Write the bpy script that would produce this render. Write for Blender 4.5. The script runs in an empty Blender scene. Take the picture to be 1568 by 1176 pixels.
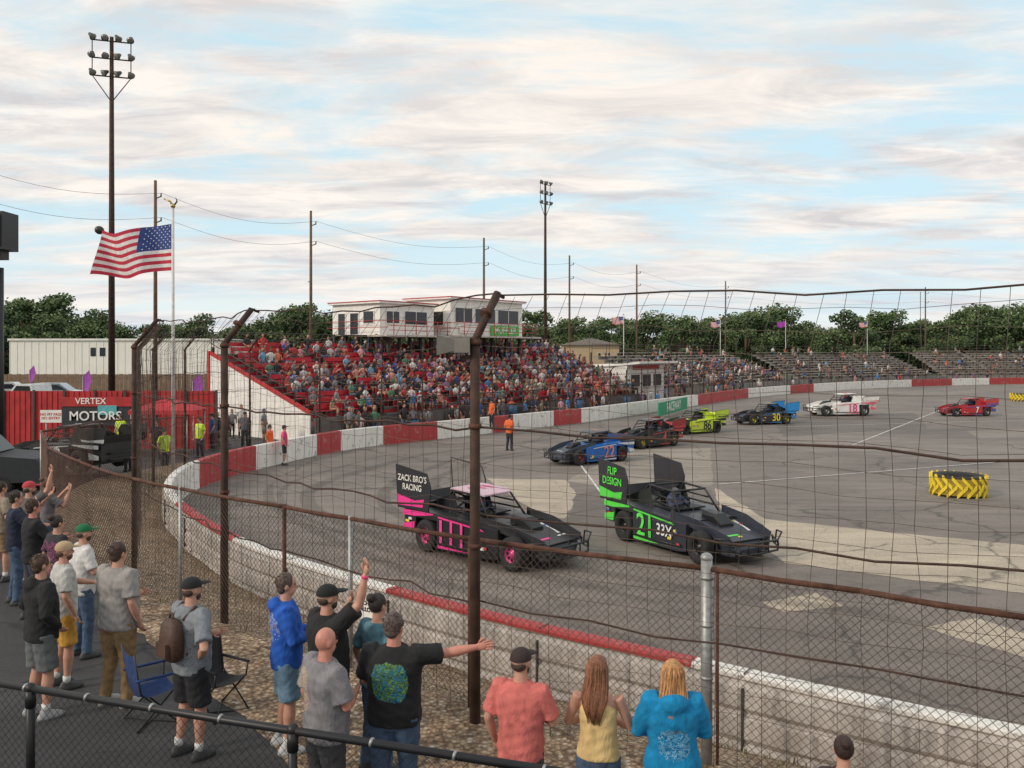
import bpy, math, random
import numpy as np
from mathutils import Vector, Matrix
R=random.Random(11)
CAMZ=3.9; FL=1300.0; U0=784.0; V0=540.0
def at(u,d): return (u-U0)/FL*d
def gp(u,v,z=0.0):
    d=(CAMZ-z)*FL/(v-V0); return ((u-U0)/FL*d,d)
SC=bpy.context.scene
def link(o,parent=None):
    SC.collection.objects.link(o)
    if parent is not None: o.parent=parent
    return o
# ------------------------------------------------------------ materials
def _mix(nt,fac,a,b,blend='MIX'):
    n=nt.nodes.new('ShaderNodeMix'); n.data_type='RGBA'; n.blend_type=blend
    for i,x in ((0,fac),(6,a),(7,b)):
        if hasattr(x,'links'): nt.links.new(x,n.inputs[i])
        else: n.inputs[i].default_value=x if i==0 else (tuple(x)+(1,))[:4]
    return n.outputs[2]
def _noise(nt,co,scale,detail=4,rough=.55,dist=0):
    n=nt.nodes.new('ShaderNodeTexNoise'); n.inputs['Scale'].default_value=scale
    n.inputs['Detail'].default_value=detail; n.inputs['Roughness'].default_value=rough; n.inputs['Distortion'].default_value=dist
    nt.links.new(co,n.inputs['Vector']); return n.outputs['Fac']
def _ramp(nt,fac,stops):
    n=nt.nodes.new('ShaderNodeValToRGB'); e=n.color_ramp.elements
    while len(e)<len(stops): e.new(.5)
    for i,(p,c) in enumerate(stops):
        e[i].position=p; e[i].color=(c,c,c,1) if not isinstance(c,tuple) else c+(1,)
    nt.links.new(fac,n.inputs[0]); return n.outputs[0]
def _map(nt,co,s):
    n=nt.nodes.new('ShaderNodeMapping'); n.inputs['Scale'].default_value=s; nt.links.new(co,n.inputs[0]); return n.outputs[0]
def _bump(nt,b,h,st,dist=.02):
    n=nt.nodes.new('ShaderNodeBump'); n.inputs['Strength'].default_value=st; n.inputs['Distance'].default_value=dist
    nt.links.new(h,n.inputs['Height']); nt.links.new(n.outputs[0],b.inputs['Normal'])
def base(name,rough=.7,metal=0):
    m=bpy.data.materials.new(name); m.use_nodes=True; nt=m.node_tree; b=nt.nodes['Principled BSDF']
    b.inputs['Roughness'].default_value=rough; b.inputs['Metallic'].default_value=metal
    tc=nt.nodes.new('ShaderNodeTexCoord'); return m,nt,b,tc.outputs['Object']
_cache={}
def mk(name,col,rough=.7,metal=0,var=.18,scale=6,bump=0,bscale=30,coat=0,alpha=1):
    key=(name,col)
    if key in _cache: return _cache[key]
    m,nt,b,co=base(name,rough,metal)
    n=_noise(nt,co,scale,5,.6)
    r=_ramp(nt,n,[(.3,0.0),(.7,1.0)])
    c=_mix(nt,r,[x*(1-var) for x in col],[min(1,x*(1+var)) for x in col])
    nt.links.new(c,b.inputs['Base Color'])
    if bump: _bump(nt,b,_noise(nt,co,bscale,4),bump)
    if coat: b.inputs['Coat Weight'].default_value=coat
    if alpha<1: b.inputs['Alpha'].default_value=alpha
    _cache[key]=m; return m
def cloth(name,col,graphic=None):
    m,nt,b,co=base(name,.9)
    n=_noise(nt,_map(nt,co,(1,1,.5)),9,5,.6,.6)
    r=_ramp(nt,n,[(.32,0.),(.7,1.)])
    c=_mix(nt,r,[x*.72 for x in col],[min(1,x*1.15+.004) for x in col])
    if graphic:
        (x0,x1,z0,z1,side,cols)=graphic
        sx=nt.nodes.new('ShaderNodeSeparateXYZ'); nt.links.new(co,sx.inputs[0])
        def k_(op,a,bb):
            k=nt.nodes.new('ShaderNodeMath'); k.operation=op
            for i,x in enumerate((a,bb)):
                if hasattr(x,'links'): nt.links.new(x,k.inputs[i])
                else: k.inputs[i].default_value=x
            return k.outputs[0]
        ex=k_('DIVIDE',k_('SUBTRACT',sx.outputs[0],(x0+x1)/2),(x1-x0)/2); ez=k_('DIVIDE',k_('SUBTRACT',sx.outputs[2],(z0+z1)/2),(z1-z0)/2)
        rr=k_('ADD',k_('POWER',k_('ABSOLUTE',ex,0),3),k_('POWER',k_('ABSOLUTE',ez,0),3))
        rr=k_('ADD',rr,k_('MULTIPLY',_noise(nt,co,18,3,.6),.9))
        ms=k_('MULTIPLY',k_('LESS_THAN',rr,1.3),k_('LESS_THAN' if side<0 else 'GREATER_THAN',sx.outputs[1],0.0))
        g=_noise(nt,_map(nt,co,(1,.2,1.7)),17,4,.65,1.4)
        st=[(0,tuple(col))]
        for i,cc in enumerate(cols): st+= [(.36+i*.095,tuple(cc)),(.385+i*.095,tuple(x*.45 for x in cc)),(.40+i*.095,tuple(col))]
        gr=_ramp(nt,g,st); gr.node.color_ramp.interpolation='CONSTANT'
        c=_mix(nt,ms,c,gr)
    nt.links.new(c,b.inputs['Base Color'])
    _bump(nt,b,n,.7,.04)
    return m
SKIN=mk('skin',(.50,.26,.18),.55,var=.12,scale=12); SKIN2=mk('skin_sunburnt',(.52,.22,.16),.5,var=.15,scale=12); SKIN3=mk('skin_dark',(.24,.11,.07),.5,var=.1)
BLACK=mk('black_paint',(.012,.012,.014),.45,var=.3,scale=3); RUBBER=mk('tyre_rubber',(.018,.018,.018),.8,var=.4,scale=10)
RUST=mk('rusty_steel',(.10,.042,.025),.8,.2,var=.55,scale=9,bump=.4,bscale=60)
RUSTD=mk('weathered_dark_steel',(.06,.032,.022),.75,.3,var=.5,scale=5,bump=.3)
GALV=mk('galvanised_steel',(.33,.33,.32),.5,.6,var=.25,scale=14)
WIRE=mk('fence_wire',(.11,.08,.062),.7,.3,var=.5,scale=3)
WIRED=mk('fence_wire_rusty',(.08,.042,.028),.7,.3,var=.5,scale=3)
WHITE=mk('white_paint',(.78,.75,.70),.6,var=.12,scale=2.5); RED=mk('red_paint',(.42,.022,.022),.55,var=.25,scale=2.5)
DARK=mk('dark_glass',(.02,.024,.03),.12,var=.2); WOOD=mk('pole_wood',(.13,.085,.055),.9,var=.3,scale=4)
CHROME=mk('chrome',(.6,.6,.6),.2,.9); EYE=mk('eye',(.03,.02,.02),.3); LIP=mk('lip',(.36,.11,.09),.5)
# ------------------------------------------------------------ mesh builder
class MB:
    def __init__(s): s.v=[];s.f=[];s.m=[];s.s=[];s.mats=[];s.M=Matrix()
    def mi(s,m):
        if m not in s.mats: s.mats.append(m)
        return s.mats.index(m)
    def add(s,vs,fs,m,smooth=False):
        o=len(s.v); i=s.mi(m)
        s.v+= [tuple(s.M@Vector(p)) for p in vs]
        for f in fs: s.f.append([k+o for k in f]); s.m.append(i); s.s.append(smooth)
    def box(s,c,sz,m,rz=0,Mx=None):
        x,y,z=[k/2 for k in sz]
        T=Matrix.Translation(c)@Matrix.Rotation(rz,4,'Z')
        if Mx is not None: T=Matrix.Translation(c)@Mx
        vs=[T@Vector((a*x,b*y,e*z)) for a in(-1,1) for b in(-1,1) for e in(-1,1)]
        s.add(vs,[(0,1,3,2),(4,6,7,5),(0,4,5,1),(2,3,7,6),(0,2,6,4),(1,5,7,3)],m)
    def loft(s,rings,m,smooth=True,cap=True):
        n=len(rings[0]); vs=[p for r in rings for p in r]; fs=[]
        for i in range(len(rings)-1):
            for j in range(n):
                k=(j+1)%n; fs.append((i*n+j,i*n+k,(i+1)*n+k,(i+1)*n+j))
        if cap: fs.append(tuple(range(n-1,-1,-1))); fs.append(tuple((len(rings)-1)*n+j for j in range(n)))
        s.add(vs,fs,m,smooth)
    def tube(s,pts,r,m,n=8,smooth=True,cap=True):
        pts=[Vector(p) for p in pts]
        if not isinstance(r,(list,tuple)): r=[r]*len(pts)
        d=(pts[1]-pts[0]).normalized(); a=Vector((1,0,0)) if abs(d.x)<.8 else Vector((0,1,0))
        nn=(a-d*a.dot(d)).normalized(); rings=[]
        for i,p in enumerate(pts):
            if i==0: t=d
            elif i==len(pts)-1: t=(pts[i]-pts[i-1]).normalized()
            else: t=((pts[i]-pts[i-1]).normalized()+(pts[i+1]-pts[i]).normalized()).normalized()
            nn=(nn-t*nn.dot(t)).normalized(); b=t.cross(nn)
            rings.append([p+(nn*math.cos(2*math.pi*j/n)+b*math.sin(2*math.pi*j/n))*r[i] for j in range(n)])
        s.loft(rings,m,smooth,cap)
    def ell(s,c,rad,m,nu=12,nv=8,Mx=None,z0=-1.0):
        rings=[]; T=Matrix.Translation(c)
        if Mx is not None: T=T@Mx
        for i in range(nv+1):
            ph=-math.pi/2+math.pi*i/nv; ph=max(ph,math.asin(z0)) if z0>-1 else ph
            cr=max(math.cos(ph),.02)
            rings.append([T@Vector((rad[0]*cr*math.cos(2*math.pi*j/nu),rad[1]*cr*math.sin(2*math.pi*j/nu),rad[2]*math.sin(ph))) for j in range(nu)])
        s.loft(rings,m,True)
    def prism(s,poly,y0,y1,m,ax='y'):
        n=len(poly)
        def P(p,y): return (p[0],y,p[1]) if ax=='y' else ((y,p[0],p[1]) if ax=='x' else (p[0],p[1],y))
        vs=[P(p,y0) for p in poly]+[P(p,y1) for p in poly]
        s.add(vs,[tuple(range(n)),tuple(range(2*n-1,n-1,-1))]+[(j,(j+1)%n,(j+1)%n+n,j+n) for j in range(n)],m)
    def obj(s,name,parent=None,loc=None,M=None):
        me=bpy.data.meshes.new(name); me.from_pydata(s.v,[],s.f)
        for m in s.mats: me.materials.append(m)
        me.polygons.foreach_set('material_index',s.m); me.polygons.foreach_set('use_smooth',s.s); me.update()
        o=bpy.data.objects.new(name,me); link(o,parent)
        if loc: o.location=loc
        if M is not None: o.matrix_world=M
        return o
def text(name,body,size,M,mat,parent,ext=.002):
    c=bpy.data.curves.new(name,'FONT'); c.body=body; c.size=size; c.extrude=ext; c.align_x='CENTER'; c.align_y='CENTER'; c.offset=size*.012
    c.materials.append(mat); o=bpy.data.objects.new(name,c); link(o,parent); o.matrix_local=M; return o
RX=Matrix.Rotation(math.pi/2,4,'X')
# ------------------------------------------------------------ people
def remesh(mb,vox,it=3,fold=0,seed=0):
    me=bpy.data.meshes.new('t'); me.from_pydata(mb.v,[],mb.f)
    o=bpy.data.objects.new('t',me); SC.collection.objects.link(o)
    r=o.modifiers.new('r','REMESH'); r.mode='VOXEL'; r.voxel_size=vox
    s=o.modifiers.new('s','SMOOTH'); s.factor=.5; s.iterations=it
    dg=bpy.context.evaluated_depsgraph_get(); e=o.evaluated_get(dg); m=e.to_mesh()
    vs=[]
    for v in m.vertices:
        c=v.co
        if fold:
            k=math.sin(c.z*38+math.sin(c.x*17+seed)*2.2+c.y*9)*math.sin(c.x*21+c.z*11+seed*1.7)+.6*math.sin(c.z*70+c.x*31*math.sin(c.y*13+seed))
            c=c+v.normal*fold*k
        vs.append(tuple(c))
    fs=[tuple(p.vertices) for p in m.polygons]
    e.to_mesh_clear(); bpy.data.objects.remove(o); bpy.data.meshes.remove(me)
    return vs,fs
ARM={'down':((.275,-.04,1.15),(.26,.07,.91)),'hip':((.42,-.12,1.17),(.20,-.02,1.02)),'raise':((.33,.16,1.62),(.36,.20,1.88)),
 'point':((.43,.10,1.40),(.67,.16,1.44)),'phone':((.25,.20,1.22),(.10,.36,1.47)),'pocket':((.31,-.06,1.16),(.20,.12,.98)),
 'front':((.27,.06,1.15),(.05,.26,1.14)),'rail':((.26,.16,1.20),(.16,.38,1.16)),'face':((.24,.18,1.24),(.09,.26,1.50))}
def person(name,u,d,h,yaw,shirt,pants,skin=None,hair=(.05,.03,.02),legs='pants',sleeve='short',L='down',Rr='down',cap=None,
           style='short',bulk=1.0,z=0.0,hy=0,shoe=(.05,.05,.05),vox=.014,hood=False,vest=None,stride=.0,x=None,fem=False,extra=None):
    skin=skin or SKIN; D=MB(); dm=shirt; near=vox<.02; fo=.0032 if near else 0; sd0=u*.37
    bw=bulk; sw=(.165 if fem else .19)*(0.6+0.4*bw)
    hipx=.092*(.5+.5*bw)
    legp={}
    for sd in(-1,1):
        off=.03*sd+stride*sd
        legp[sd]=[Vector((sd*hipx,0,.92)),Vector((sd*(hipx+.012),.025+off*.5,.50)),Vector((sd*(hipx+.03),-.02+off,.10))]
    def rg(zz,rx,ry,yo=0,n=20,pw=1.0):
        return [(rx*math.copysign(abs(math.cos(a))**pw,math.cos(a)),yo+ry*math.copysign(abs(math.sin(a))**pw,math.sin(a)),zz) for a in [2*math.pi*j/n for j in range(n)]]
    K=MB()
    for sd,pz in((-1,L),(1,Rr)):
        e,w=[Vector((p[0]*sd,p[1],p[2])) for p in ARM[pz]]
        S=Vector((sd*sw,0,1.415))
        K.tube([S,S.lerp(e,.5),e,e.lerp(w,.35),w],[.052*bw,.047*bw,.040,.042*(.6+.4*bw),.026],skin,10)
        dr=(w-e).normalized(); q=Vector((0,0,1)).rotation_difference(dr).to_matrix().to_4x4()
        K.ell(w+dr*.045,(.040,.020,.055),skin,10,6,q)
        T=Matrix.Translation(w)@q
        ext=pz in('point',)
        for k,(fx,fl) in enumerate(((-.028,.066),(-.010,.078),(.009,.072),(.027,.056))):
            cz=.006 if (ext and k==(0 if sd>0 else 3)) else .03
            pts=[T@Vector((fx,0,.075)),T@Vector((fx*1.1,-cz*.3,.075+fl*.5)),T@Vector((fx*1.15,-cz,.075+fl))]
            D.tube(pts,[.0095,.0088,.007],skin,6)
        D.tube([T@Vector((-.03*sd,0,.03)),T@Vector((-.055*sd,-.01,.055)),T@Vector((-.06*sd,-.02,.09))],[.012,.011,.008],skin,6)
    K.tube([(0,-.01,1.38),(0,0,1.47),(0,.012,1.57)],[.075,.058*(.7+.3*bw),.055],skin,12)
    K.loft([rg(1.2,.13,.09),rg(1.36,.15*(.7+.3*bw),.085),rg(1.44,.11,.07),rg(1.48,.06,.055)],skin)
    HM=Matrix.Translation((0,.012,1.635))@Matrix.Rotation(math.radians(hy),4,'Z')
    def hp(x_,y_,z_): return tuple(HM@Vector((x_,y_,z_)))
    hr=HM.to_3x3().to_4x4()
    K.ell(hp(0,-.004,.015),(.074,.091,.100),skin,14,10,hr); K.ell(hp(0,.026,-.055),(.055,.062,.062),skin,12,8,hr)
    for sd in(-1,1): K.ell(hp(sd*.077,-.005,-.01),(.012,.02,.032),skin,8,6,hr)
    K.ell(hp(0,.095,-.02),(.013,.02,.022),skin,8,6,hr)
    if legs in('shorts','jorts'):
        for sd in(-1,1):
            a,b,c=legp[sd]; K.tube([a,b,b.lerp(c,.3),b.lerp(c,.75),c],[.08*bw,.056,.060*(.6+.4*bw),.040,.034],skin,12)
    vs,fs=remesh(K,vox*.75 if near else vox,2); D.add(vs,fs,skin,True)
    S=MB(); bl=.012
    if sleeve!='tank':
        if fem: prof=[(.86,.185,.135,0),(.95,.182,.13,0),(1.08,.15,.108,0),(1.2,.152,.112,.01),(1.3,.168,.122,.012),(1.39,.17,.105,0),(1.445,.12,.08,-.004),(1.475,.07,.06,0)]
        else: prof=[(.84,.178,.128,0),(.95,.18,.135,.005),(1.08,.170,.13,.012),(1.2,.178,.130,.008),(1.3,.190,.128,0),(1.385,.190,.112,-.004),(1.445,.135,.085,-.004),(1.485,.075,.065,0)]
    else: prof=[(.90,.178,.13,0),(1.08,.142,.102,0),(1.2,.146,.108,.01),(1.30,.152,.115,.012),(1.36,.11,.10,.01)]
    S.loft([rg(zz,rx*(bw if zz<1.4 else (.6+.4*bw))+bl,ry*bw+bl,yo+(.02*(bw-1)*3 if zz<1.25 else 0),pw=.86) for zz,rx,ry,yo in prof],dm)
    if sleeve=='tank':
        for sd in(-1,1): S.tube([(sd*.085,.09,1.33),(sd*.09,.02,1.455),(sd*.085,-.085,1.33)],.014,dm,8)
    else:
        for sd,pz in((-1,L),(1,Rr)):
            e,w=[Vector((p[0]*sd,p[1],p[2])) for p in ARM[pz]]; s0=Vector((sd*(sw-.05),0,1.405)); s1=Vector((sd*sw,0,1.41))
            if sleeve=='short': S.tube([s0,s1,s1.lerp(e,.45),s1.lerp(e,.82)],[.08*bw,.078*bw,.070*bw,.073*bw],dm,12)
            else: S.tube([s0,s1,s1.lerp(e,.5),e,e.lerp(w,.5),e.lerp(w,.97)],[.082*bw,.08*bw,.07*bw,.062,.055,.042],dm,12)
    if hood: S.ell((0,-.10,1.44),(.12,.075,.085),dm,12,8)
    vs,fs=remesh(S,vox,4,fo,sd0); D.add(vs,fs,dm,True)
    T=MB()
    T.loft([rg(.80,.15*bw,.10*bw),rg(.88,.172*bw,.122*bw),rg(.98,.165*bw,.118*bw)],pants)
    for sd in(-1,1):
        a,b,c=legp[sd]
        if legs=='pants': T.tube([a,a.lerp(b,.5),b,b.lerp(c,.5),c+Vector((0,0,-.03))],[.105*bw,.092*bw,.074*(.5+.5*bw),.064,.062],pants,14)
        else: T.tube([a,a.lerp(b,.5),a.lerp(b,.93)],[.108*bw,.103*bw,.10*bw],pants,14)
    vs,fs=remesh(T,vox,3,fo,sd0+3); D.add(vs,fs,pants,True)
    sh=mk('shoe_%.2f'%shoe[0],tuple(shoe),.6); sock=mk('sock',(.6,.6,.58),.9)
    for sd in(-1,1):
        c=legp[sd][2]; X=c.x
        D.loft([[(X+rx*math.cos(2*math.pi*j/12),c.y+.05+ry*math.sin(2*math.pi*j/12)+yo,zz) for j in range(12)] for zz,rx,ry,yo in((.0,.045,.135,0),(.03,.05,.142,0),(.06,.045,.12,-.01),(.095,.038,.06,-.05),(.11,.03,.04,-.055))],sh)
        if legs!='pants': D.tube([(X,c.y,.09),(X,c.y,.17)],[.04,.043],sock,10)
    hm=mk('hair_%.2f_%.2f'%(hair[0],hair[2]),tuple(hair),.6,var=.5,scale=40,bump=.6,bscale=80)
    if style in('short','long','bun'): D.ell(hp(0,-.016,.024),(.083,.094,.100),hm,16,10,hr)
    if style=='short': D.ell(hp(0,-.045,-.03),(.066,.055,.06),hm,12,8,hr)
    if style=='long':
        def hs(a,zi,k=1.0):
            zs=((.115,.02,.03,-.03),(.08,.07,.07,-.03),(.03,.085,.085,-.035),(-.06,.088,.07,-.045),(-.14,.10,.055,-.07),(-.22,.105,.042,-.10),(-.29,.085,.03,-.115),(-.35,.05,.018,-.118))
            zz,rx,ry,yo=zs[zi]; return hp(k*rx*math.cos(a),yo+k*ry*math.sin(a),zz)
        D.loft([[hs(2*math.pi*j/24,zi) for j in range(24)] for zi in range(8)],hm)
        hm2=mk('hair_light_%.2f'%hair[0],tuple(min(1,q*1.5) for q in hair),.5,var=.3); hm3=mk('hair_dark_%.2f'%hair[0],tuple(q*.5 for q in hair),.6,var=.3)  # paler and darker hair tones, dealt out in turn among the strands
        for q in range(170):
            a=R.uniform(math.pi*.93,math.pi*2.07); pts=[]; w=R.uniform(-.25,.25); ph=R.uniform(0,6.28)
            for zi in range(1,8):
                p=Vector(hs(a+w*zi*.12+.09*math.sin(zi*1.3+ph),zi,1.03+.04*math.sin(ph+zi))); 
                if zi==7: p.z-=R.uniform(-.05,.08)
                pts.append(p)
            D.tube(pts,[.004,.006,.0065,.007,.0065,.006,.002],(hm,hm2,hm3,hm)[q%4],4)
    elif style=='short' and near and cap is None:
        for q in range(90):
            a=R.uniform(0,6.28); b=R.uniform(-.1,1.3); n=Vector((math.cos(a)*math.cos(b),math.sin(a)*math.cos(b)*.95,math.sin(b)))
            if n.y>.75 and n.z<.5: continue
            p=Vector((n.x*.082,n.y*.093-.016,n.z*.099+.024)); q2=p+Vector((n.x*.012+R.uniform(-.015,.015),n.y*.012-.012,.0+R.uniform(-.02,.008)))
            D.tube([hp(*p),hp(*q2)],[.006,.002],hm,4)
    if style=='bun': D.ell(hp(0,-.10,.09),(.045,.045,.045),hm,12,8)
    if cap is not None:
        cm=mk('cap_%.2f_%.2f'%(cap[0],cap[1]),tuple(cap),.85)
        D.ell(hp(0,-.005,.035),(.088,.104,.085),cm,16,10,hr,z0=-.15)
        D.ell(hp(0,.125,.040),(.068,.075,.010),cm,14,6,hr)
    for sd in(-1,1):
        D.ell(hp(sd*.031,.080,.008),(.012,.008,.007),EYE,8,6); D.ell(hp(sd*.031,.086,.026),(.018,.006,.004),hm,8,4)
    D.ell(hp(0,.083,-.062),(.024,.008,.007),LIP,8,6)
    if style=='beard' or style=='capbeard': D.ell(hp(0,.03,-.07),(.058,.062,.055),hm,12,8,hr); D.ell(hp(0,-.04,-.02),(.070,.058,.05),hm,12,8,hr)
    if vest:
        for sd in(-1,1): D.tube([(sd*.09,.15,.98),(sd*.09,.155,1.3),(sd*.08,.02,1.475),(sd*.09,-.14,1.3),(sd*.09,-.15,.98)],.014,vest,6)
    if extra: extra(D)
    X=at(u,d) if x is None else x
    o=D.obj(name); o.location=(X,d,z); o.rotation_euler=(0,0,math.radians(yaw)); k=h/1.75; o.scale=(k,k,k)
    return o
def backpack(D):
    m=mk('brown_leather',(.07,.035,.022),.6,var=.3,bump=.4)
    rr=[]
    for zz,rx,ry in((1.0,.10,.05),(1.03,.13,.075),(1.2,.135,.085),(1.34,.12,.07),(1.40,.06,.03)):
        rr.append([(rx*math.copysign(abs(math.cos(a))**.6,math.cos(a)),-.20+ry*math.copysign(abs(math.sin(a))**.6,math.sin(a)),zz) for a in [2*math.pi*j/20 for j in range(20)]])
    D.loft(rr,m); D.box((0,-.295,1.12),(.17,.04,.13),m); D.tube([(-.05,-.2,1.39),(0,-.2,1.45),(.05,-.2,1.39)],.01,m,6)
    for sd in(-1,1): D.tube([(sd*.09,-.14,1.38),(sd*.11,-.02,1.49),(sd*.12,.13,1.38),(sd*.13,.12,1.15),(sd*.12,-.12,1.05)],.016,m,8)
def wristband(D):
    e,w=[Vector(p) for p in ARM['raise']]; D.tube([e.lerp(w,.88),e.lerp(w,.97)],.033,mk('pink_band',(.8,.05,.2)),10)
def bottle(D):
    m=mk('clear_plastic',(.6,.7,.75),.1,alpha=.5); D.tube([(.0,.30,1.02),(.0,.31,1.16),(.0,.312,1.19),(.0,.314,1.21)],[.032,.032,.014,.014],m,12)
def phone(D):
    D.box((-.09,.42,1.56),(.15,.012,.08),BLACK)
C=cloth
J=lambda:C('denim',(.06,.10,.17))
person('man_in_black_hoodie',62,9.1,1.74,-42,C('hoodie_black',(.014,.014,.015)),C('shorts_grey',(.13,.14,.14)),hair=(.07,.035,.02),legs='shorts',sleeve='long',L='pocket',Rr='pocket',hood=True,bulk=1.12,shoe=(.35,.35,.35))
person('man_in_grey_shirt',180,9.4,1.80,-28,C('shirt_grey',(.30,.28,.265)),C('khaki_trousers',(.25,.155,.07)),hair=(.06,.03,.02),bulk=1.22,L='front',Rr='down',shoe=(.4,.38,.35))
person('man_in_green_cap',127,10.9,1.70,-48,C('shirt_white',(.66,.64,.62)),J(),cap=(.01,.13,.05),L='down',Rr='front',shoe=(.05,.05,.05),style='capbeard')
person('man_in_tan_cap',97,9.9,1.70,-50,C('shirt_offwhite',(.50,.49,.46)),C('shorts_yellow',(.62,.32,.05)),cap=(.42,.30,.18),legs='shorts',L='rail',Rr='down',style='capbeard',hair=(.10,.05,.03))
person('woman_in_tie_dye_shirt',87,11.8,1.64,-35,C('shirt_pinkblack',(.03,.03,.035),(-.3,.3,.9,1.4,-1,[(.6,.05,.2),(.5,.1,.3)])),C('dark_trousers',(.02,.02,.025)),style='bun',fem=True,hair=(.03,.02,.015))
person('man_in_black_shirt',50,12.4,1.76,-45,C('shirt_black',(.015,.015,.017)),C('dark_trousers',(.04,.045,.06)),skin=SKIN2,hair=(.05,.025,.015),Rr='rail',L='rail')
person('man_in_red_cap',44,14.0,1.78,-40,C('shirt_darkgrey',(.12,.11,.11)),C('shorts',(.2,.2,.2)),cap=(.45,.05,.06),legs='shorts',L='phone',Rr='raise',extra=phone,style='capbeard')
person('woman_in_tan_shirt',1,14.5,1.70,-30,C('shirt_tan',(.30,.24,.18)),C('shorts_tan',(.25,.16,.08)),legs='shorts',fem=True,style='short')
person('man_in_navy_shirt',24,13.2,1.76,-60,C('shirt_navy',(.02,.025,.05)),J(),L='rail',Rr='face',hair=(.03,.02,.015))
person('woman_in_grey_top',72,15.2,1.66,-45,C('top_grey',(.16,.15,.16)),J(),L='phone',Rr='phone',fem=True,style='bun',hair=(.12,.06,.03))
person('man_with_backpack',292,8.2,1.73,-38,C('shirt_bluegrey',(.20,.22,.24),(-.3,.3,.9,1.4,-1,[(.12,.08,.08),(.28,.28,.3)])),C('shorts_black',(.015,.015,.018)),cap=(.012,.012,.013),legs='shorts',L='front',Rr='hip',bulk=1.12,extra=backpack,style='capbeard',hair=(.05,.03,.02))
person('man_in_blue_hoodie',437,8.35,1.73,-72,C('hoodie_blue',(.012,.095,.46),(-.2,.2,1.1,1.4,-1,[(.6,.25,.1),(.5,.6,.7)])),C('denim_shorts',(.14,.24,.33)),legs='shorts',sleeve='long',L='front',Rr='front',hood=True,bulk=1.1,hair=(.09,.06,.045),shoe=(.5,.5,.5))
person('man_with_raised_hand',500,7.8,1.77,-52,C('shirt_black',(.012,.012,.013)),C('dark_trousers',(.03,.03,.035)),cap=(.01,.01,.011),L='face',Rr='raise',style='capbeard',bulk=1.2,extra=wristband,hair=(.05,.03,.02))
person('bald_man_in_grey_shirt',497,6.85,1.68,-50,C('shirt_warmgrey',(.21,.20,.21),(-.26,.02,1.05,1.42,-1,[(.6,.08,.05),(.6,.55,.5),(.6,.4,.05)])),C('shorts_dark',(.05,.05,.055)),skin=SKIN2,style='bald',bulk=1.22,L='down',Rr='front')
person('man_pointing_at_track',603,7.05,1.74,-8,C('shirt_black_print',(.011,.011,.012),(-.16,.16,1.05,1.39,-1,[(.30,.62,.08),(.02,.34,.62),(.25,.55,.10)])),J(),skin=SKIN2,hair=(.10,.07,.06),style='short',bulk=1.22,L='front',Rr='point',hy=-15)
person('woman_with_sunglasses',578,7.9,1.66,-40,C('shirt_teal',(.10,.22,.28)),J(),style='bun',fem=True,hair=(.03,.02,.02))
person('person_in_salmon_shirt',797,6.55,1.62,-22,C('shirt_salmon',(.60,.15,.13)),C('shorts_dark',(.05,.05,.055)),cap=(.035,.02,.02),L='down',Rr='front',bulk=1.05,extra=bottle,hair=(.05,.03,.02),style='capbeard',hy=-10)
person('woman_in_yellow_top',916,6.5,1.58,-12,C('top_yellow',(.66,.46,.20)),J(),style='long',sleeve='tank',fem=True,hair=(.22,.09,.045),L='front',Rr='front',bulk=1.0,hy=-14)
person('woman_in_blue_sweatshirt',1030,6.3,1.62,-4,C('sweatshirt_blue',(.0,.22,.46),(-.13,.13,1.0,1.25,-1,[(.02,.04,.08),(.35,.5,.55),(.02,.05,.12)])),J(),style='long',sleeve='long',fem=True,hair=(.46,.23,.09),bulk=1.2,L='front',Rr='front',hood=True)
person('woman_with_dark_hair',1292,5.6,1.37,-10,C('top_dark',(.05,.03,.03)),J(),style='bun',fem=True,hair=(.035,.015,.012),Rr='rail',L='rail')
HV=C('hi_vis_yellow',(.55,.75,.05)); OR=C('hi_vis_orange',(.75,.14,.03)); DKT=C('dark_work_trousers',(.03,.03,.04)); RV=mk('reflective_tape',(.7,.7,.65),.3)
for (nm,u,d,h,yaw,sh,zz,lg) in (('track_marshal',252,33,1.75,-120,HV,-.80,'pants'),('track_marshal',306,37,1.78,150,HV,-.7,'pants'),('track_marshal',185,38,1.72,170,HV,-.6,'pants'),
    ('track_official',413,37.2,1.75,-100,OR,-1,'pants'),('spectator_in_pink_shirt',435,37.0,1.75,-80,C('pink',(.75,.08,.2)),-1,'shorts'),('track_official',780,42.5,1.8,-40,OR,-1,'pants'),('track_official',753,50.5,1.75,120,OR,-.6,'pants'),
    ('crew_member',325,40,1.75,120,C('navy',(.05,.12,.3)),-.7,'pants'),('crew_member',375,41,1.75,180,C('white',(.1,.1,.12)),-.7,'pants'),('crew_member',240,36,1.75,180,C('black',(.02,.02,.03)),-.7,'pants'),('crew_member',196,30,1.7,60,C('black',(.02,.02,.02)),-.3,'pants')):
    person(nm,u,d,h,yaw,sh,DKT,legs=lg,z=zz,vox=.03,vest=RV if sh in(HV,) else None,hair=(.04,.03,.02),cap=(.02,.02,.02) if R.random()<.5 else None)
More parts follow.
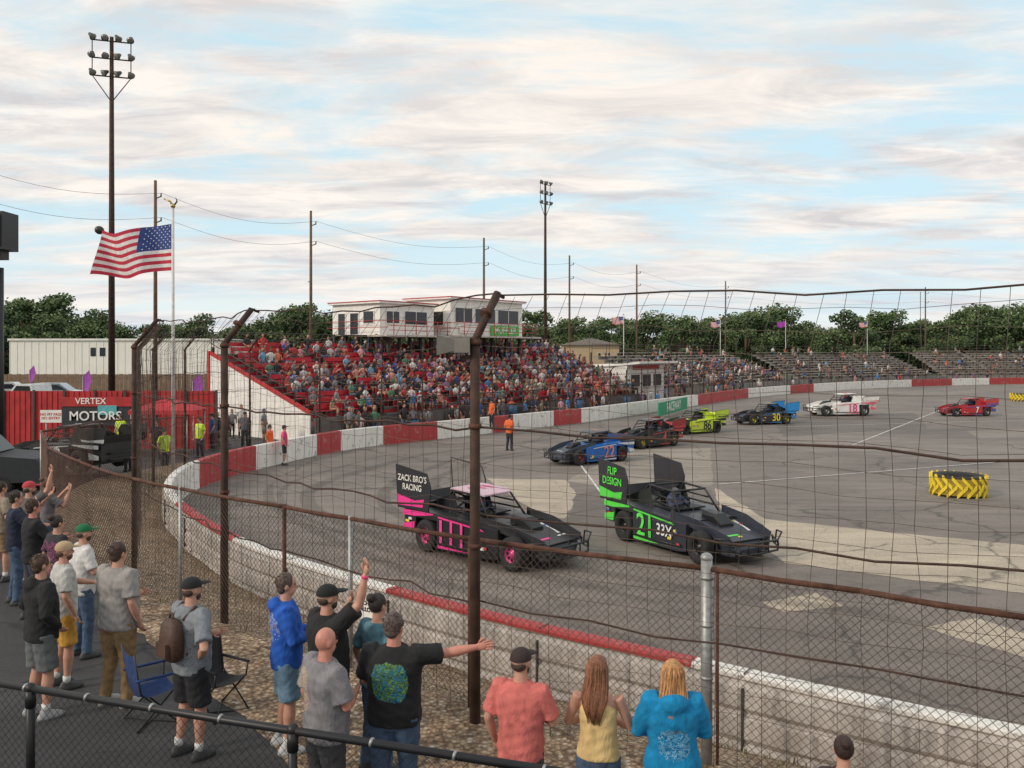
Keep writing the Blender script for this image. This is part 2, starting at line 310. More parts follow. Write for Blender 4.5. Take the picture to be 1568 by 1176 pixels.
# ------------------------------------------------------------ track loops
WF=[(40,-10,36,-17,0),(24,-2,20,-8,0),(14,3.6,10.5,.8,0),(8,7.2,6.4,4.6,0),(5.37,8.9,3.97,6.58,0),(3.9,9.84,3.0,7.3,0),(2.4,10.9,1.85,8.07,0),(.15,12.5,-.46,9.35,0),(-2.02,14.3,-2,10.5,0),
(-4.2,16.35,-3.03,11.3,0),(-5.77,18.1,-5,12.8,0),(-7.86,21.1,-6.15,13.8,0),(-9.58,24.1,-7.5,15.2,0),(-10.55,26.6,-10,18.3,0),(-11.2,29.5,-12.2,22,0),(-11.25,32.5,-13.6,28,-.2),(-10.6,36,-13.4,35,-.6),(-8.1,43.3,-9.6,44.3,-.9),
(-3.1,49.4,-4.3,50.3,-.9),(2.6,56.6,1.7,57.2,-.9),(6.5,61.8,5.3,62.7,-.9),(16,77,14.8,78,-.9),(28.4,95.7,27.3,96.9,-.9),(51,118,50,119.2,-.9),(80,133,79.5,134.6,-.9),(115,138,115,139.6,-.9),(150,130,151,131.5,-.9),(175,105,177,106,-.9),(182,70,184,70,-.9),(165,30,167,29,-.6),(130,0,132,-3,-.3),(80,-14,81,-18,0)]
A=np.array(WF,float); N=len(A); SUB=8
def cr(i,t):
    p0,p1,p2,p3=A[(i-1)%N],A[i%N],A[(i+1)%N],A[(i+2)%N]
    return .5*((2*p1)+(-p0+p2)*t+(2*p0-5*p1+4*p2-p3)*t*t+(-p0+3*p1-3*p2+p3)*t**3)
L=[]
for i in range(N):
    for k in range(SUB):
        q=cr(i,k/SUB); f=A[i]*(1-k/SUB)+A[(i+1)%N]*(k/SUB); L.append((q[0],q[1],f[2],f[3],f[4]))
M_=len(L)
def asphalt(name,c0,c1,crack=1):
    m,nt,b,co=base(name,.8)
    big=_noise(nt,_map(nt,co,(1,1,1)),.07,6,.6,1.0); mid=_noise(nt,_map(nt,co,(.5,2.0,1)),.5,6,.65,.5); fine=_noise(nt,co,22,5,.8)
    c=_mix(nt,_ramp(nt,big,[(.35,0.),(.65,1.)]),c0,c1)
    c=_mix(nt,.8,c,_ramp(nt,mid,[(.3,.6),(.7,1.25)]),'MULTIPLY')
    c=_mix(nt,.8,c,_ramp(nt,fine,[(.3,.5),(.7,1.45)]),'MULTIPLY')
    st=_noise(nt,co,1.1,7,.7,.3); c=_mix(nt,.6,c,_ramp(nt,st,[(.56,1.),(.70,.6)]),'MULTIPLY')
    if crack:
        nn=nt.nodes.new('ShaderNodeTexNoise'); nn.inputs['Scale'].default_value=.9; nn.inputs['Detail'].default_value=7; nt.links.new(co,nn.inputs['Vector'])
        for sc,w_,dk in((.13,.005,.45),(.45,.008,.72)):
            v=nt.nodes.new('ShaderNodeTexVoronoi'); v.feature='DISTANCE_TO_EDGE'; v.inputs['Scale'].default_value=sc
            w=nt.nodes.new('ShaderNodeVectorMath'); w.operation='ADD'
            nt.links.new(co,w.inputs[0]); nt.links.new(nn.outputs['Color'],w.inputs[1]); nt.links.new(w.outputs[0],v.inputs['Vector'])
            c=_mix(nt,1.0,c,_ramp(nt,v.outputs['Distance'],[(.0,dk),(w_*.6,dk),(w_,1.)]),'MULTIPLY')
    nt.links.new(c,b.inputs['Base Color']); _bump(nt,b,fine,.35,.01)
    return m
ASPH=asphalt('track_asphalt',(.165,.138,.120),(.24,.205,.178))
ASPH2=asphalt('patched_asphalt',(.135,.113,.098),(.175,.150,.13)); ASPH3=asphalt('pale_asphalt',(.24,.205,.17),(.33,.28,.23))
DASP=asphalt('dark_asphalt',(.035,.033,.036),(.06,.057,.057))
CONC=asphalt('old_concrete',(.40,.335,.255),(.50,.425,.325))
def gravelm():
    m,nt,b,co=base('gravel',.95)
    v=nt.nodes.new('ShaderNodeTexVoronoi'); v.inputs['Scale'].default_value=19; nt.links.new(co,v.inputs['Vector'])
    sp=nt.nodes.new('ShaderNodeSeparateColor'); nt.links.new(v.outputs['Color'],sp.inputs[0])
    c=_ramp(nt,sp.outputs[0],[(0,(.17,.105,.065)),(.5,(.39,.26,.16)),(.85,(.52,.38,.25)),(1,(.64,.53,.41))])
    c=_mix(nt,1.0,c,_ramp(nt,v.outputs['Distance'],[(.3,1.),(.7,.5)]),'MULTIPLY')
    n=_noise(nt,co,.6,6,.6); c=_mix(nt,.8,c,_ramp(nt,n,[(.3,.65),(.7,1.2)]),'MULTIPLY')
    nt.links.new(c,b.inputs['Base Color']); _bump(nt,b,v.outputs['Distance'],.9,.03); return m
GRAV=gravelm()
GRASS=mk('grass',(.07,.085,.035),.95,var=.4,scale=.3)
mb=MB(); mb.add([(x,y,-1.0) for x,y,*_ in L]+[(60,50,-1.0)],[(i,(i+1)%M_,M_) for i in range(M_)],ASPH); mb.obj('race_track')
mb=MB()
vs=[];fs=[]
K5=6
for (x,y,fx,fy,fz) in L:
    for k in range(K5+1):
        t=k/K5; vs.append((x+(fx-x)*t,y+(fy-y)*t,-1.02+(fz+1.02)*t+(.05*math.sin(x*1.7+k)*math.sin(y*1.3) if 0<k<K5 else 0)))
for i in range(M_):
    for k in range(K5):
        j=(i+1)%M_; fs.append((i*(K5+1)+k,j*(K5+1)+k,j*(K5+1)+k+1,i*(K5+1)+k+1))
mb.add(vs,fs,GRAV,True); mb.obj('gravel_bank')
mb=MB(); vs=[];fs=[]
cx,cy=60,60
for (x,y,fx,fy,fz) in L:
    a=math.atan2(fy-cy,fx-cx); vs+= [(fx,fy,fz),(cx+(fx-cx)*1.0+math.cos(a)*40,cy+(fy-cy)+math.sin(a)*40,fz),(cx+math.cos(a)*3500,cy+math.sin(a)*3500,fz)]
for i in range(M_):
    j=(i+1)%M_
    fs.append((3*i,3*j,3*j+1,3*i+1)); fs.append((3*i+1,3*j+1,3*j+2,3*i+2))
mb.add(vs,fs[0::2],DASP); mb.add(vs,fs[1::2],GRASS); mb.obj('ground')
def jag(P,amp,step):
    out=[]
    for i in range(len(P)):
        a=Vector(P[i]);b=Vector(P[(i+1)%len(P)]); n=max(1,min(40,int((b-a).length/step)))
        for k in range(n): q=a.lerp(b,k/n); out.append((q.x+R.uniform(-amp,amp),q.y+R.uniform(-amp,amp)))
    return out
edge=jag([gp(150,900),gp(200,960),gp(300,1040),gp(390,1115),gp(470,1200),(0,6.5),(2.5,4.9),(6,2.3),(10.5,-1.5)],.05,.25)[:-40]
edge=[p for p in edge]+[(10.5,-1.5)]
fb=[(10.5,.8),(6.4,4.6),(3.97,6.58),(3,7.3),(1.85,8.07),(-.46,9.35),(-2,10.5),(-3.03,11.3),(-5,12.8),(-6.15,13.8)]
mb=MB()
def nearest_f(p):
    best=None
    for a,b in zip(fb[:-1],fb[1:]):
        a=Vector(a);b=Vector(b);q=Vector(p);t=max(0,min(1,(q-a).dot(b-a)/(b-a).length_squared));c=a.lerp(b,t)
        if best is None or (c-q).length<(best-q).length: best=c
    return best
vs=[]
for p in edge: c=nearest_f(p); vs+=[(p[0],p[1],.006),(c.x,c.y,.006)]
mb.add(vs,[(2*i,2*i+2,2*i+3,2*i+1) for i in range(len(edge)-1)],GRAV); mb.obj('gravel_shoulder')
# weeds and dry tufts along fence foot and wall foot
mb=MB(); WD=mk('weeds',(.10,.12,.04),.9,var=.4); WD2=mk('dry_weeds',(.26,.20,.10),.9,var=.3)
for i in range(170):
    k=R.randrange(4*SUB,14*SUB); x,y,fx,fy,fz=L[k]; t=R.choice((R.uniform(.08,.2),R.uniform(.92,1.06),R.uniform(.1,1.0)))
    px=x+(fx-x)*t+R.uniform(-.2,.2); py=y+(fy-y)*t+R.uniform(-.2,.2); pz=-1.0+(fz+1.0)*min(t,1)
    for b in range(6):
        a=R.uniform(0,6.28); h=R.uniform(.05,.16); dx,dy=math.cos(a)*.05,math.sin(a)*.05; ox,oy=R.uniform(-.07,.07),R.uniform(-.07,.07)
        mb.add([(px+ox-dy*.15,py+oy+dx*.15,pz),(px+ox+dy*.15,py+oy-dx*.15,pz),(px+ox+dx,py+oy+dy,pz+h)],[(0,1,2)],R.choice((WD,WD2)))
mb.obj('weeds')
def sheet(name,uv,z,mat):
    mb=MB(); P=jag([gp(u,v,-1.0) for u,v in uv],.06,.5); mb.add([(x,y,z) for x,y in P],[tuple(range(len(P)))],mat); return mb.obj(name)
sheet('pale_asphalt_patch',[(866,737),(935,702),(960,688),(1088,686),(1092,744),(1050,752),(940,748)],-.994,ASPH3)
sheet('concrete_strip',[(745,733),(866,735),(882,757),(866,795),(838,792),(800,772)],-.993,CONC)
sheet('concrete_strip',[(1092,744),(1172,795),(1330,812),(1700,848),(1700,925),(1400,888),(1200,862),(1160,835),(1110,800)],-.993,CONC)
sheet('asphalt_patch',[(884,757),(930,748),(1088,750),(1120,795),(1000,815),(868,797)],-.994,ASPH2)
sheet('asphalt_patch',[(1180,640),(1400,632),(1420,655),(1200,668)],-.994,ASPH2)
sheet('concrete_patch',[(1165,922),(1245,908),(1290,928),(1200,938)],-.994,CONC); sheet('concrete_patch',[(1420,962),(1490,946),(1620,985),(1560,1005)],-.994,CONC)
sheet('pale_asphalt_patch',[(1480,660),(1620,655),(1620,668),(1500,672)],-.994,ASPH3)
LINE=mk('worn_white_line',(.55,.53,.5),.8,var=.35,scale=3)
for a,b,w in (((1100,742),(1700,694),.10),((1305,682),(1440,628),.10),((1150,655),(1700,640),.10),((960,668),(1110,640),.1),((935,775),(880,700),.09)):
    mb=MB(); p=Vector(gp(a[0],a[1],-1.)); q=Vector(gp(b[0],b[1],-1.)); t=(q-p).normalized(); n=Vector((-t.y,t.x))*w/2
    n3=[(p+n),(q+n),(q-n),(p-n)]; mb.add([(k.x,k.y,-.985) for k in n3],[(0,1,2,3)],LINE); mb.obj('painted_line')
# ------------------------------------------------------------ concrete wall
def wallconc():
    m,nt,b,co=base('wall_concrete',.85)
    n=_noise(nt,_map(nt,co,(1,1,.35)),2.2,8,.7); c=_mix(nt,_ramp(nt,n,[(.3,0.),(.68,1.)]),(.33,.29,.26),(.66,.61,.56))
    c=_mix(nt,.8,c,_ramp(nt,_noise(nt,_map(nt,co,(3,3,.3)),3,6,.7),[(.35,.5),(.52,1.)]),'MULTIPLY')
    nt.links.new(c,b.inputs['Base Color']); _bump(nt,b,_noise(nt,co,25,4),.3); return m
def paintm(name,col,chip=(.36,.33,.30)):
    m,nt,b,co=base(name,.6)
    n=_noise(nt,co,2.2,9,.8); c=_mix(nt,_ramp(nt,n,[(.56,0.),(.60,1.)]),col,chip)
    c=_mix(nt,.6,c,_ramp(nt,_noise(nt,_map(nt,co,(6,6,.4)),2,5,.6),[(.3,.6),(.6,1.05)]),'MULTIPLY')
    nt.links.new(c,b.inputs['Base Color']); return m
WC=wallconc(); PW=paintm('wall_white_paint',(.82,.78,.72)); PR=paintm('wall_red_paint',(.44,.045,.045),(.44,.20,.17))
prof=[(0,-1.03),(0,-.03),(.03,0),(.21,0),(.245,-.025),(.245,-.07),(.22,-.10),(.28,-.17),(.285,-.40),(.23,-.47),(.29,-.53),(.295,-.76),(.25,-.82),(.31,-.88),(.31,-1.15)]
fine=[]
for i in range(N):
    for k in range(24): q=cr(i,k/24); fine.append(Vector((q[0],q[1])))
nf=len(fine); vs=[]; fa={'PW':[],'PR':[],'WC':[]}
fr=[(-90,345,'PR'),(345,390,'PR'),(390,480,'PW'),(480,518,'PR'),(518,585,'PW'),(585,665,'PR'),(665,750,'PW'),(750,782,'PR'),(782,845,'PW'),(845,888,'PR'),(888,1005,'PW'),(1005,1068,'PW'),(1068,1100,'PR'),(1100,1170,'PR'),(1145,1205,'PW'),(1205,1245,'PR'),(1245,1395,'PW'),(1395,1452,'PR'),(1452,1510,'PW'),(1510,1600,'PR')]
for i,p in enumerate(fine):
    t=(fine[(i+1)%nf]-fine[i-1]).normalized(); n=Vector((-t.y,t.x))
    for a,z in prof: vs.append((p.x+n.x*a,p.y+n.y*a,z))
np_=len(prof)
for i,p in enumerate(fine):
    j=(i+1)%nf; br=U0+FL*p.x/max(p.y,.5); far=p.y>33 
    if far or (p.x<-11): 
        col='PW'
        for a,b_,c_ in fr:
            if a<=br<b_: col=c_
        if br>1600: col='PW' if int(br/90)%2 else 'PR'
        if p.y<33: col='PW' if br<305 else 'PR'
        top=col
    else:
        col='PW'; top='PW' if br>1075 or 375<br<612 or br<285 else 'PR'
    for k in range(np_-1):
        key=col if k<1 else (top if k<5 else ('WC' if not far else col))
        fa[key].append((i*np_+k,j*np_+k,j*np_+k+1,i*np_+k+1))
mb=MB()
for key,m in (('PW',PW),('PR',PR),('WC',WC)): mb.add(vs,fa[key],m,False)
JT=mk('wall_joint',(.06,.05,.045),.9); acc=0
for i in range(3*24,15*24):
    p=fine[i%nf]; acc+=(fine[(i+1)%nf]-p).length
    if acc>3.0:
        acc=0; t=(fine[(i+1)%nf]-p).normalized(); n=Vector((-t.y,t.x)); c_=p+n*.29; mb.box((c_.x,c_.y,-.62),(.025,.05,.92),JT,math.atan2(t.y,t.x)); 
        c_=p+n*.12; mb.box((c_.x,c_.y,-.005),(.02,.22,.02),JT,math.atan2(t.y,t.x))
mb.obj('track_barrier_wall')
SK=mk('rubber_marks',(.06,.052,.048),.8,var=.3,alpha=.17); mb=MB()
for off,w,a,b in((2.6,.35,60,150),(3.4,.22,80,170),(4.3,.5,70,190),(6.2,.45,50,180),(7.0,.22,90,150),(8.2,.4,110,200),(9.0,.3,160,270)):
    a=int(a*2.4); b=int(b*2.4); ring=[]
    for i in range(a,b):
        p=fine[i%nf]; t=(fine[(i+1)%nf]-fine[i-1]).normalized(); n=Vector((t.y,-t.x)); o=off+.5*math.sin(i*.021+off)
        e=min(1,(i-a)/20,(b-i)/20)
        ring.append((p+n*o,p+n*(o+w*e)))
    vs=[(q.x,q.y,-.980+off*.0004) for r in ring for q in r]; mb.add(vs,[(2*i,2*i+2,2*i+3,2*i+1) for i in range(len(ring)-1)],SK)
mb.obj('tyre_marks')
mb=MB(); p=Vector(gp(1008,640,-.95)); q=Vector((at(1052,p.y+9),p.y+9)); t=(q-p).normalized(); ang=math.atan2(t.y,t.x)
GR=mk('green_banner',(.02,.26,.12),.6)
mb.box(((p.x+q.x)/2,(p.y+q.y)/2,-.35),((q-p).length,.06,1.0),GR,ang); o=mb.obj('green_banner')
text('lettering','RACEWAY',1.0,Matrix.Translation(((p.x+q.x)/2,(p.y+q.y)/2,-.35))@Matrix.Rotation(ang,4,'Z')@Matrix.Translation((0,-.04,0))@RX,WHITE,o)
mb=MB(); p=Vector((29.5,97.2)); mb.M=T0=Matrix.Translation((p.x-.1,p.y-.15,-.45))@Matrix.Rotation(math.atan2(22.3,22.6),4,'Z'); mb.box((0,0,0),(3.6,.05,.7),WHITE); mb.M=Matrix(); o=mb.obj('white_wall_sign'); text('lettering','SPARES',.7,T0@Matrix.Translation((0,-.04,0))@RX,BLACK,o)
# ------------------------------------------------------------ chain-link fences
def chain(mb,p0,p1,za,zb,H,pitch,r,mat):
    p0=Vector(p0);p1=Vector(p1); Ln=(p1-p0).length; t=(p1-p0)/Ln
    def P(s,z): f=s/Ln; return Vector((p0.x+t.x*s,p0.y+t.y*s,za+(zb-za)*f+z))
    n=Vector((-t.y,t.x,0)); c=-H
    while c<Ln+H:
        for sg in(1,-1):
            if sg==1: a=max(0,c); b=min(Ln,c+H); z0,z1=a-c,b-c
            else: a=max(0,c); b=min(Ln,c+H); z0,z1=H-(a-c),H-(b-c)
            if b-a<.01: continue
            A0=P(a,z0);B0=P(b,z1); dr=(B0-A0).normalized(); up=dr.cross(n)
            o=n*(r*(1 if sg>0 else -1))
            vs=[X+o+v for X in(A0,B0) for v in (n*r,(up*.87-n*.5)*r,(-up*.87-n*.5)*r)]
            mb.add(vs,[(0,1,4,3),(1,2,5,4),(2,0,3,5)],mat)
        c+=pitch
mb=MB(); mw=MB()
FP=[(A[i][2],A[i][3],A[i][4]) for i in range(2,17)]
H=1.85
for i in range(len(FP)-1):
    a,b=FP[i],FP[i+1]
    if i<len(FP)-3: chain(mw,a[:2],b[:2],a[2]+.04,b[2]+.04,H-.06,.082 if i<9 else .10,.0031 if i<9 else .0045,WIRE if i<9 else WIRED)
    else: chain(mw,a[:2],b[:2],a[2],b[2],H,.16,.005,WIRED)
    mb.tube([(a[0],a[1],a[2]+H),((a[0]+b[0])/2,(a[1]+b[1])/2,(a[2]+b[2])/2+H-.012),(b[0],b[1],b[2]+H)],.027,RUST,8)
for i,a in enumerate(FP):
    if i==4:
        mb.tube([(a[0],a[1],-.3),(a[0],a[1],H+.10)],.055,GALV,14); mb.ell((a[0],a[1],H+.10),(.06,.06,.05),GALV)
        for z in(.3,.8,1.3,1.75): mb.tube([(a[0],a[1],z),(a[0],a[1],z+.03)],.062,GALV,14)
        mb.tube([(a[0]+.09,a[1]-.05,-.2),(a[0]+.09,a[1]-.05,H)],.016,RUST,8)
    elif i not in(2,3,9,10): mb.tube([(a[0],a[1],a[2]-.3),(a[0],a[1],a[2]+H+.03)],.028,RUST if i%2 else GALV,10)
o=mb.obj('chain_link_fence'); mw.obj('wire_mesh',o)
mb=MB(); mw=MB(); BP=mk('black_pipe',(.02,.02,.022),.45,.3)
r0=Vector((-5.0,7.45)); r1=Vector((.6,5.62)); rz=1.08
mb.tube([(r0.x,r0.y,rz),((r0.x+r1.x)/2,(r0.y+r1.y)/2,rz-.01),(r1.x,r1.y,rz)],.03,BP,12)
for f in(.0,.17,.60,1.0):
    p=r0.lerp(r1,f); mb.tube([(p.x,p.y,0),(p.x,p.y,rz-.01)],.035,BP,12); mb.tube([(p.x,p.y,rz-.16),(p.x,p.y,rz-.02)],.043,BP,12); mb.ell((p.x,p.y,rz),(.045,.045,.045),BP)
for k in range(9):
    p=r0.lerp(r1,.05+k*.11); t=(r1-r0).normalized()*.02; mb.tube([(p.x,p.y,rz),(p.x+t.x,p.y+t.y,rz-.003)],.034,GALV,10)
chain(mw,r0,r1,.03,.03,rz-.06,.075,.0022,BP); o=mb.obj('walkway_railing'); mw.obj('wire_mesh',o)
CP=[(7.6,4.65,0),(-.39,8.95,0),(-4.2,12.4,-.1),(-7.3,16.4,-.15),(-9.9,22.5,-.4),(-12.0,28.4,-.3),(-13.1,34,-.6),(-12.2,39.5,-.8),(-9.9,43.7,-.9)]
mb=MB(); mw=MB(); tops=[]
for i,(x,y,z) in enumerate(CP):
    a=Vector(CP[max(i-1,0)][:2]); b=Vector(CP[min(i+1,len(CP)-1)][:2]); t=(b-a).normalized(); n=Vector((t.y,-t.x))
    r=.052 if i<3 else .045
    top=Vector((x,y,4.05)); en=Vector((x+n.x*.42,y+n.y*.42,4.55))
    mb.tube([(x,y,z-.6),(x,y,2.0),(x,y,4.05)],[r*1.15,r*1.05,r],RUSTD,12); mb.tube([top-Vector((n.x*.03,n.y*.03,.06)),en],r*.85,RUSTD,12)
    mb.tube([top+(en-top)*.45+Vector((0,0,.03)),top+(en-top)*.52+Vector((0,0,.03))],r*1.35,RUST,12); mb.tube([en,en+Vector((n.x*.12,n.y*.12,-.04))],.02,RUSTD,8)
    for zb_ in(1.84,3.1,3.98): mb.tube([(x,y,zb_),(x,y,zb_+.05)],r*1.3,RUST,12)
    tops.append((Vector((x,y,0)),n,z))
def netp(i,f,z):
    (p,n,_),(q,m,_2)=tops[i],tops[i+1]; P=p.lerp(q,f); nn=n.lerp(m,f); sag=.10*math.sin(math.pi*f)*(1 if z>3.9 else .3)
    if z>4.05: k=(z-4.05)/.5; off=.42*k+.05
    else: off=.05
    off+=.03*math.sin(f*23+z*2)
    return Vector((P.x+nn.x*off,P.y+nn.y*off,z-sag+.016*math.sin(f*40+z*9)+.02*math.sin(f*17+z*3)))
for i in range(len(CP)-1):
    Ls=(tops[i+1][0]-tops[i][0]).length; nv=int(Ls/(.21 if i<3 else .3)); pr=.0030 if i<3 else .0045
    zb=tops[i][2]-.5
    for k in range(nv+1):
        f=k/nv; jit=R.uniform(-.004,.004)
        mw.tube([netp(i,min(1,max(0,f+jit*math.sin(z*3))),z) for z in (zb,1.0,1.5,2.0,2.5,3.0,3.6,4.05,4.3,4.55)],pr,WIRE,3,False,False)
    z=.2; zs=[]
    while z<4.5: zs.append(z); z+=.21 if i<3 else .35
    for z in zs: mw.tube([netp(i,k/20,z+.008*R.uniform(-1,1)) for k in range(21)],pr*.9,WIRE,3,False,False)
    for z,rr in((4.55,.010),(3.1,.013),(2.2,.012),(1.25,.010)): mw.tube([netp(i,k/14,z+.012*math.sin(k*2.1+z)) for k in range(15)],rr,RUSTD,5,True,False)
o=mb.obj('catch_fence'); mw.obj('net_and_cables',o)
mb=MB(); kp=netp(0,.33,3.1)
for k in range(5): mb.tube([kp+Vector((R.uniform(-.07,.07),0,R.uniform(-.04,.04))) for _ in range(3)],.008,RUSTD,5)
mb.obj('cable_clamp')
mb=MB(); SP=mk('speaker_grey',(.22,.20,.17),.6)
mb.box((-.55,8.95,3.98),(.22,.2,.16),SP)
mb.loft([[(-.60-a,8.93+sy*w,3.98+sz*h) for sy,sz in((-1,-1),(1,-1),(1,1),(-1,1))] for a,w,h in((0,.08,.06),(.16,.14,.10),(.18,.15,.11))],SP,False)
mb.box((-.45,8.95,3.85),(.16,.05,.05),RUSTD); mb.obj('horn_speaker')
mb=MB(); mw=MB(); prev=None
S0=17*SUB; S1=25*SUB; acc=0; pts=[]
for i in range(S0,S1+1):
    x,y,fx,fy,fz=L[i]; p=Vector((x+(fx-x)*.6,y+(fy-y)*.6))
    if prev is not None:
        seg=(p-prev).length; k=0
        while acc+ (seg-k) >=3.0: k+=3.0-acc; acc=0; pts.append(prev+(p-prev)*(k/seg))
        acc+=seg-k
    prev=p
for i,p in enumerate(pts):
    mb.tube([(p.x,p.y,-1),(p.x,p.y,2.5)],.045,RUSTD,6); mb.tube([(p.x,p.y,2.5),(p.x+.3,p.y-.25,2.85)],.04,RUSTD,6)
    if i:
        q=pts[i-1]
        for z,r in((2.85,.02),(2.2,.018),(1.4,.02),(.6,.018)): mb.tube([(q.x,q.y,z),(p.x,p.y,z)],r,RUSTD,4)
        if p.y<90: chain(mw,q,p,-.3,-.3,3.0,.35,.005,WIRED)
o=mb.obj('grandstand_safety_fence'); mw.obj('wire_mesh',o)
# ------------------------------------------------------------ grandstands + crowd
def T2(origin,dr):
    dr=Vector(dr).normalized(); ou=Vector((-dr.y,dr.x))
    return Matrix(((dr.x,ou.x,0,origin[0]),(dr.y,ou.y,0,origin[1]),(0,0,1,0),(0,0,0,1)))
SEATR=mk('red_seat',(.48,.015,.03),.5,var=.2,scale=3); GREYM=mk('aluminium_bench',(.52,.47,.41),.6,.1,var=.2,scale=2); TRD=mk('stand_tread',(.13,.115,.11),.85,var=.3,scale=2); TRDG=mk('stand_tread_grey',(.24,.215,.19),.85,var=.3,scale=2); STEELD=mk('stand_steel',(.06,.05,.05),.7)
spots=[]
def stand(name,origin,dr,length,rows,rise,seat,p,aisle=8.0,z0=.35,back=True,tread=TRD):
    T=T2(origin,dr); mb=MB(); mb.M=T; dp=.79
    nb=int(length/aisle); aw=1.1; ss=[]
    for k in range(nb):
        a=k*length/nb; b=(k+1)*length/nb; ss.append((a+aw/2,b-aw/2))
    for i in range(rows):
        z=z0+i*rise; o=i*dp
        mb.box((length/2,o+dp/2,z-.06),(length,dp,.12),tread); mb.box((length/2,o+.03,z-rise/2-.05),(length,.04,rise),seat if seat is SEATR else tread)
        for a,b in ss:
            mb.box(((a+b)/2,o+.47,z+.38),(b-a,.32,.05),seat)
            if back: mb.box(((a+b)/2,o+.68,z+.60),(b-a,.04,.26),seat)
            s=a+.3
            while s<b-.2:
                pp=p(s/length,i/rows)*(1+.35*math.sin(s*1.3+i*2.1)*math.sin(s*.5+i))
                if R.random()<pp: spots.append((T@Vector((s,o+.42,z+.41)),dr,0))
                s+=.50+R.random()*.14
            k=a+.5
            while k<b: mb.box((k,o+.5,z+.17),(.06,.25,.34),STEELD); k+=2
    D=rows*dp
    k=0.0
    while k<=length+.01:
        mb.box((k,D+.1,(z0+rows*rise)/2-.4),(.15,.15,z0+rows*rise+1),STEELD)
        mb.tube([(k,D,z0+rows*rise-.3),(k,D,z0+rows*rise+1.0)],.03,STEELD,6); k+=length/round(length/3)
    for zz in(.5,1.0): mb.tube([(0,D,z0+rows*rise+zz),(length,D,z0+rows*rise+zz)],.03,STEELD,6)
    mb.box((length/2,-.05,(z0-.9)/2),(length,.1,z0+.9),tread)
    mb.tube([(0,-.1,z0+.9),(length,-.1,z0+.9)],.03,STEELD,6)
    k=0
    while k<=length: mb.tube([(k,-.1,-.9),(k,-.1,z0+.9)],.03,STEELD,6); k+=2.0
    return mb.obj(name),T
BO=(-10.5,45.2); DR=(.62,.785)
def dens(s,r):
    q=.88 if s>.12 else .5
    if s<.45 and r>.55: q*=.42
    if s>.8 and r>.7: q*=.8
    return q
st,TS=stand('red_grandstand',BO,DR,35.0,12,.315,SEATR,dens,5.8)
mb=MB(); mb.M=TS
mb.prism([(0.2,-.9),(9.6,-.9),(9.6,3.75),(.2,.55)],-.18,-.10,WHITE,'x')
mb.prism([(.2,.58),(9.6,3.78),(9.6,4.0),(.2,.80)],-.20,-.09,RED,'x')
mb.box((-.15,9.7,1.55),(.2,.2,4.9),RED)
for k in range(9):
    o=.3+k*1.15; z=.8+k*.392; mb.tube([(-.15,o,z-.1),(-.15,o,z+1.0)],.025,STEELD,6)
for dz in(.5,1.0): mb.tube([(-.15,.3,.8+dz),(-.15,9.6,3.98+dz)],.025,STEELD,6)
mb.obj('stand_side_wall')
def dfar(s,r): return (.20 if s<.4 else .07)*(1.3 if r<.4 else .5)
stand('grey_bleachers',(15.5,86),(26,34),36,11,.33,GREYM,lambda s,r:(.42 if r<.5 else .12)*(1-.4*s),9,.2,False,TRDG)
stand('grey_bleachers',(40,117),(30,20),33,11,.33,GREYM,dfar,9,.2,False,TRDG)
stand('grey_bleachers',(70,137),(45,10),60,11,.36,GREYM,lambda s,r:.06,9,.2,False,TRDG)
stand('grey_bleachers',(132,148),(40,-6),60,11,.36,GREYM,lambda s,r:.04,9,.2,False,TRDG)
class Tm: pass
def ctempl(seated,arms=0):
    mb=MB(); m=[mk('c%d'%i,(.5,.5,.5+i*.01)) for i in range(5)]
    sk,sh,pa,ha,so=m
    b=0 if seated else .88
    mb.ell((0,.03,b+.74),(.078,.092,.12),sk,8,6); mb.ell((0,.005,b+.775),(.088,.10,.105),ha,8,6)
    mb.loft([[(rx*math.cos(2*math.pi*j/8),.0+ry*math.sin(2*math.pi*j/8),zz) for j in range(8)] for zz,rx,ry in((b-.02,.18,.14),(b+.2,.17,.14),(b+.45,.20,.13),(b+.56,.15,.09),(b+.62,.055,.055))],sh)
    for s in(-1,1):
        if seated:
            if arms==0: mb.tube([(s*.19,0,.5),(s*.25,.06,.25)],[.065,.055],sh,6); mb.tube([(s*.25,.06,.26),(s*.12,.32,.2)],[.045,.035],sk,6)
            elif arms==1: mb.tube([(s*.19,0,.5),(s*.24,.14,.32)],[.065,.055],sh,6); mb.tube([(s*.24,.14,.32),(s*.05,.24,.55)],[.045,.035],sk,6)
            else: mb.tube([(s*.19,0,.5),(s*.27,.0,.25)],[.065,.055],sh,6); mb.tube([(s*.27,.0,.25),(s*.2,.2,.08)],[.045,.035],sk,6)
            w=.1 if arms<2 else .17
            mb.tube([(s*.1,0,.06),(s*w,.42,.08)],[.1,.075],pa,6); mb.tube([(s*w,.42,.08),(s*w,.42-.05*arms,-.34)],[.06,.045],pa if arms!=1 else sk,6); mb.box((s*w,.47-.05*arms,-.37),(.1,.26,.08),so)
        else: mb.tube([(s*.2,0,b+.5),(s*.26,0,b+.25)],[.065,.055],sh,6); mb.tube([(s*.26,0,b+.26),(s*.24,.1,b+.02)],[.045,.035],sk,6); mb.tube([(s*.09,0,b+.04),(s*.1,.02,.45)],[.1,.07],pa,6); mb.tube([(s*.1,.02,.46),(s*.1,0,.06)],[.06,.045],pa,6); mb.box((s*.1,.05,.04),(.1,.27,.08),so)
    o=Tm(); o.v=np.array(mb.v); o.f=mb.f; o.m=np.array(mb.m); o.n=[x.name for x in mb.mats]; o.nl=np.array([len(f) for f in mb.f]); return o
TMP=[ctempl(True,0),ctempl(False),ctempl(True,1),ctempl(True,2)]
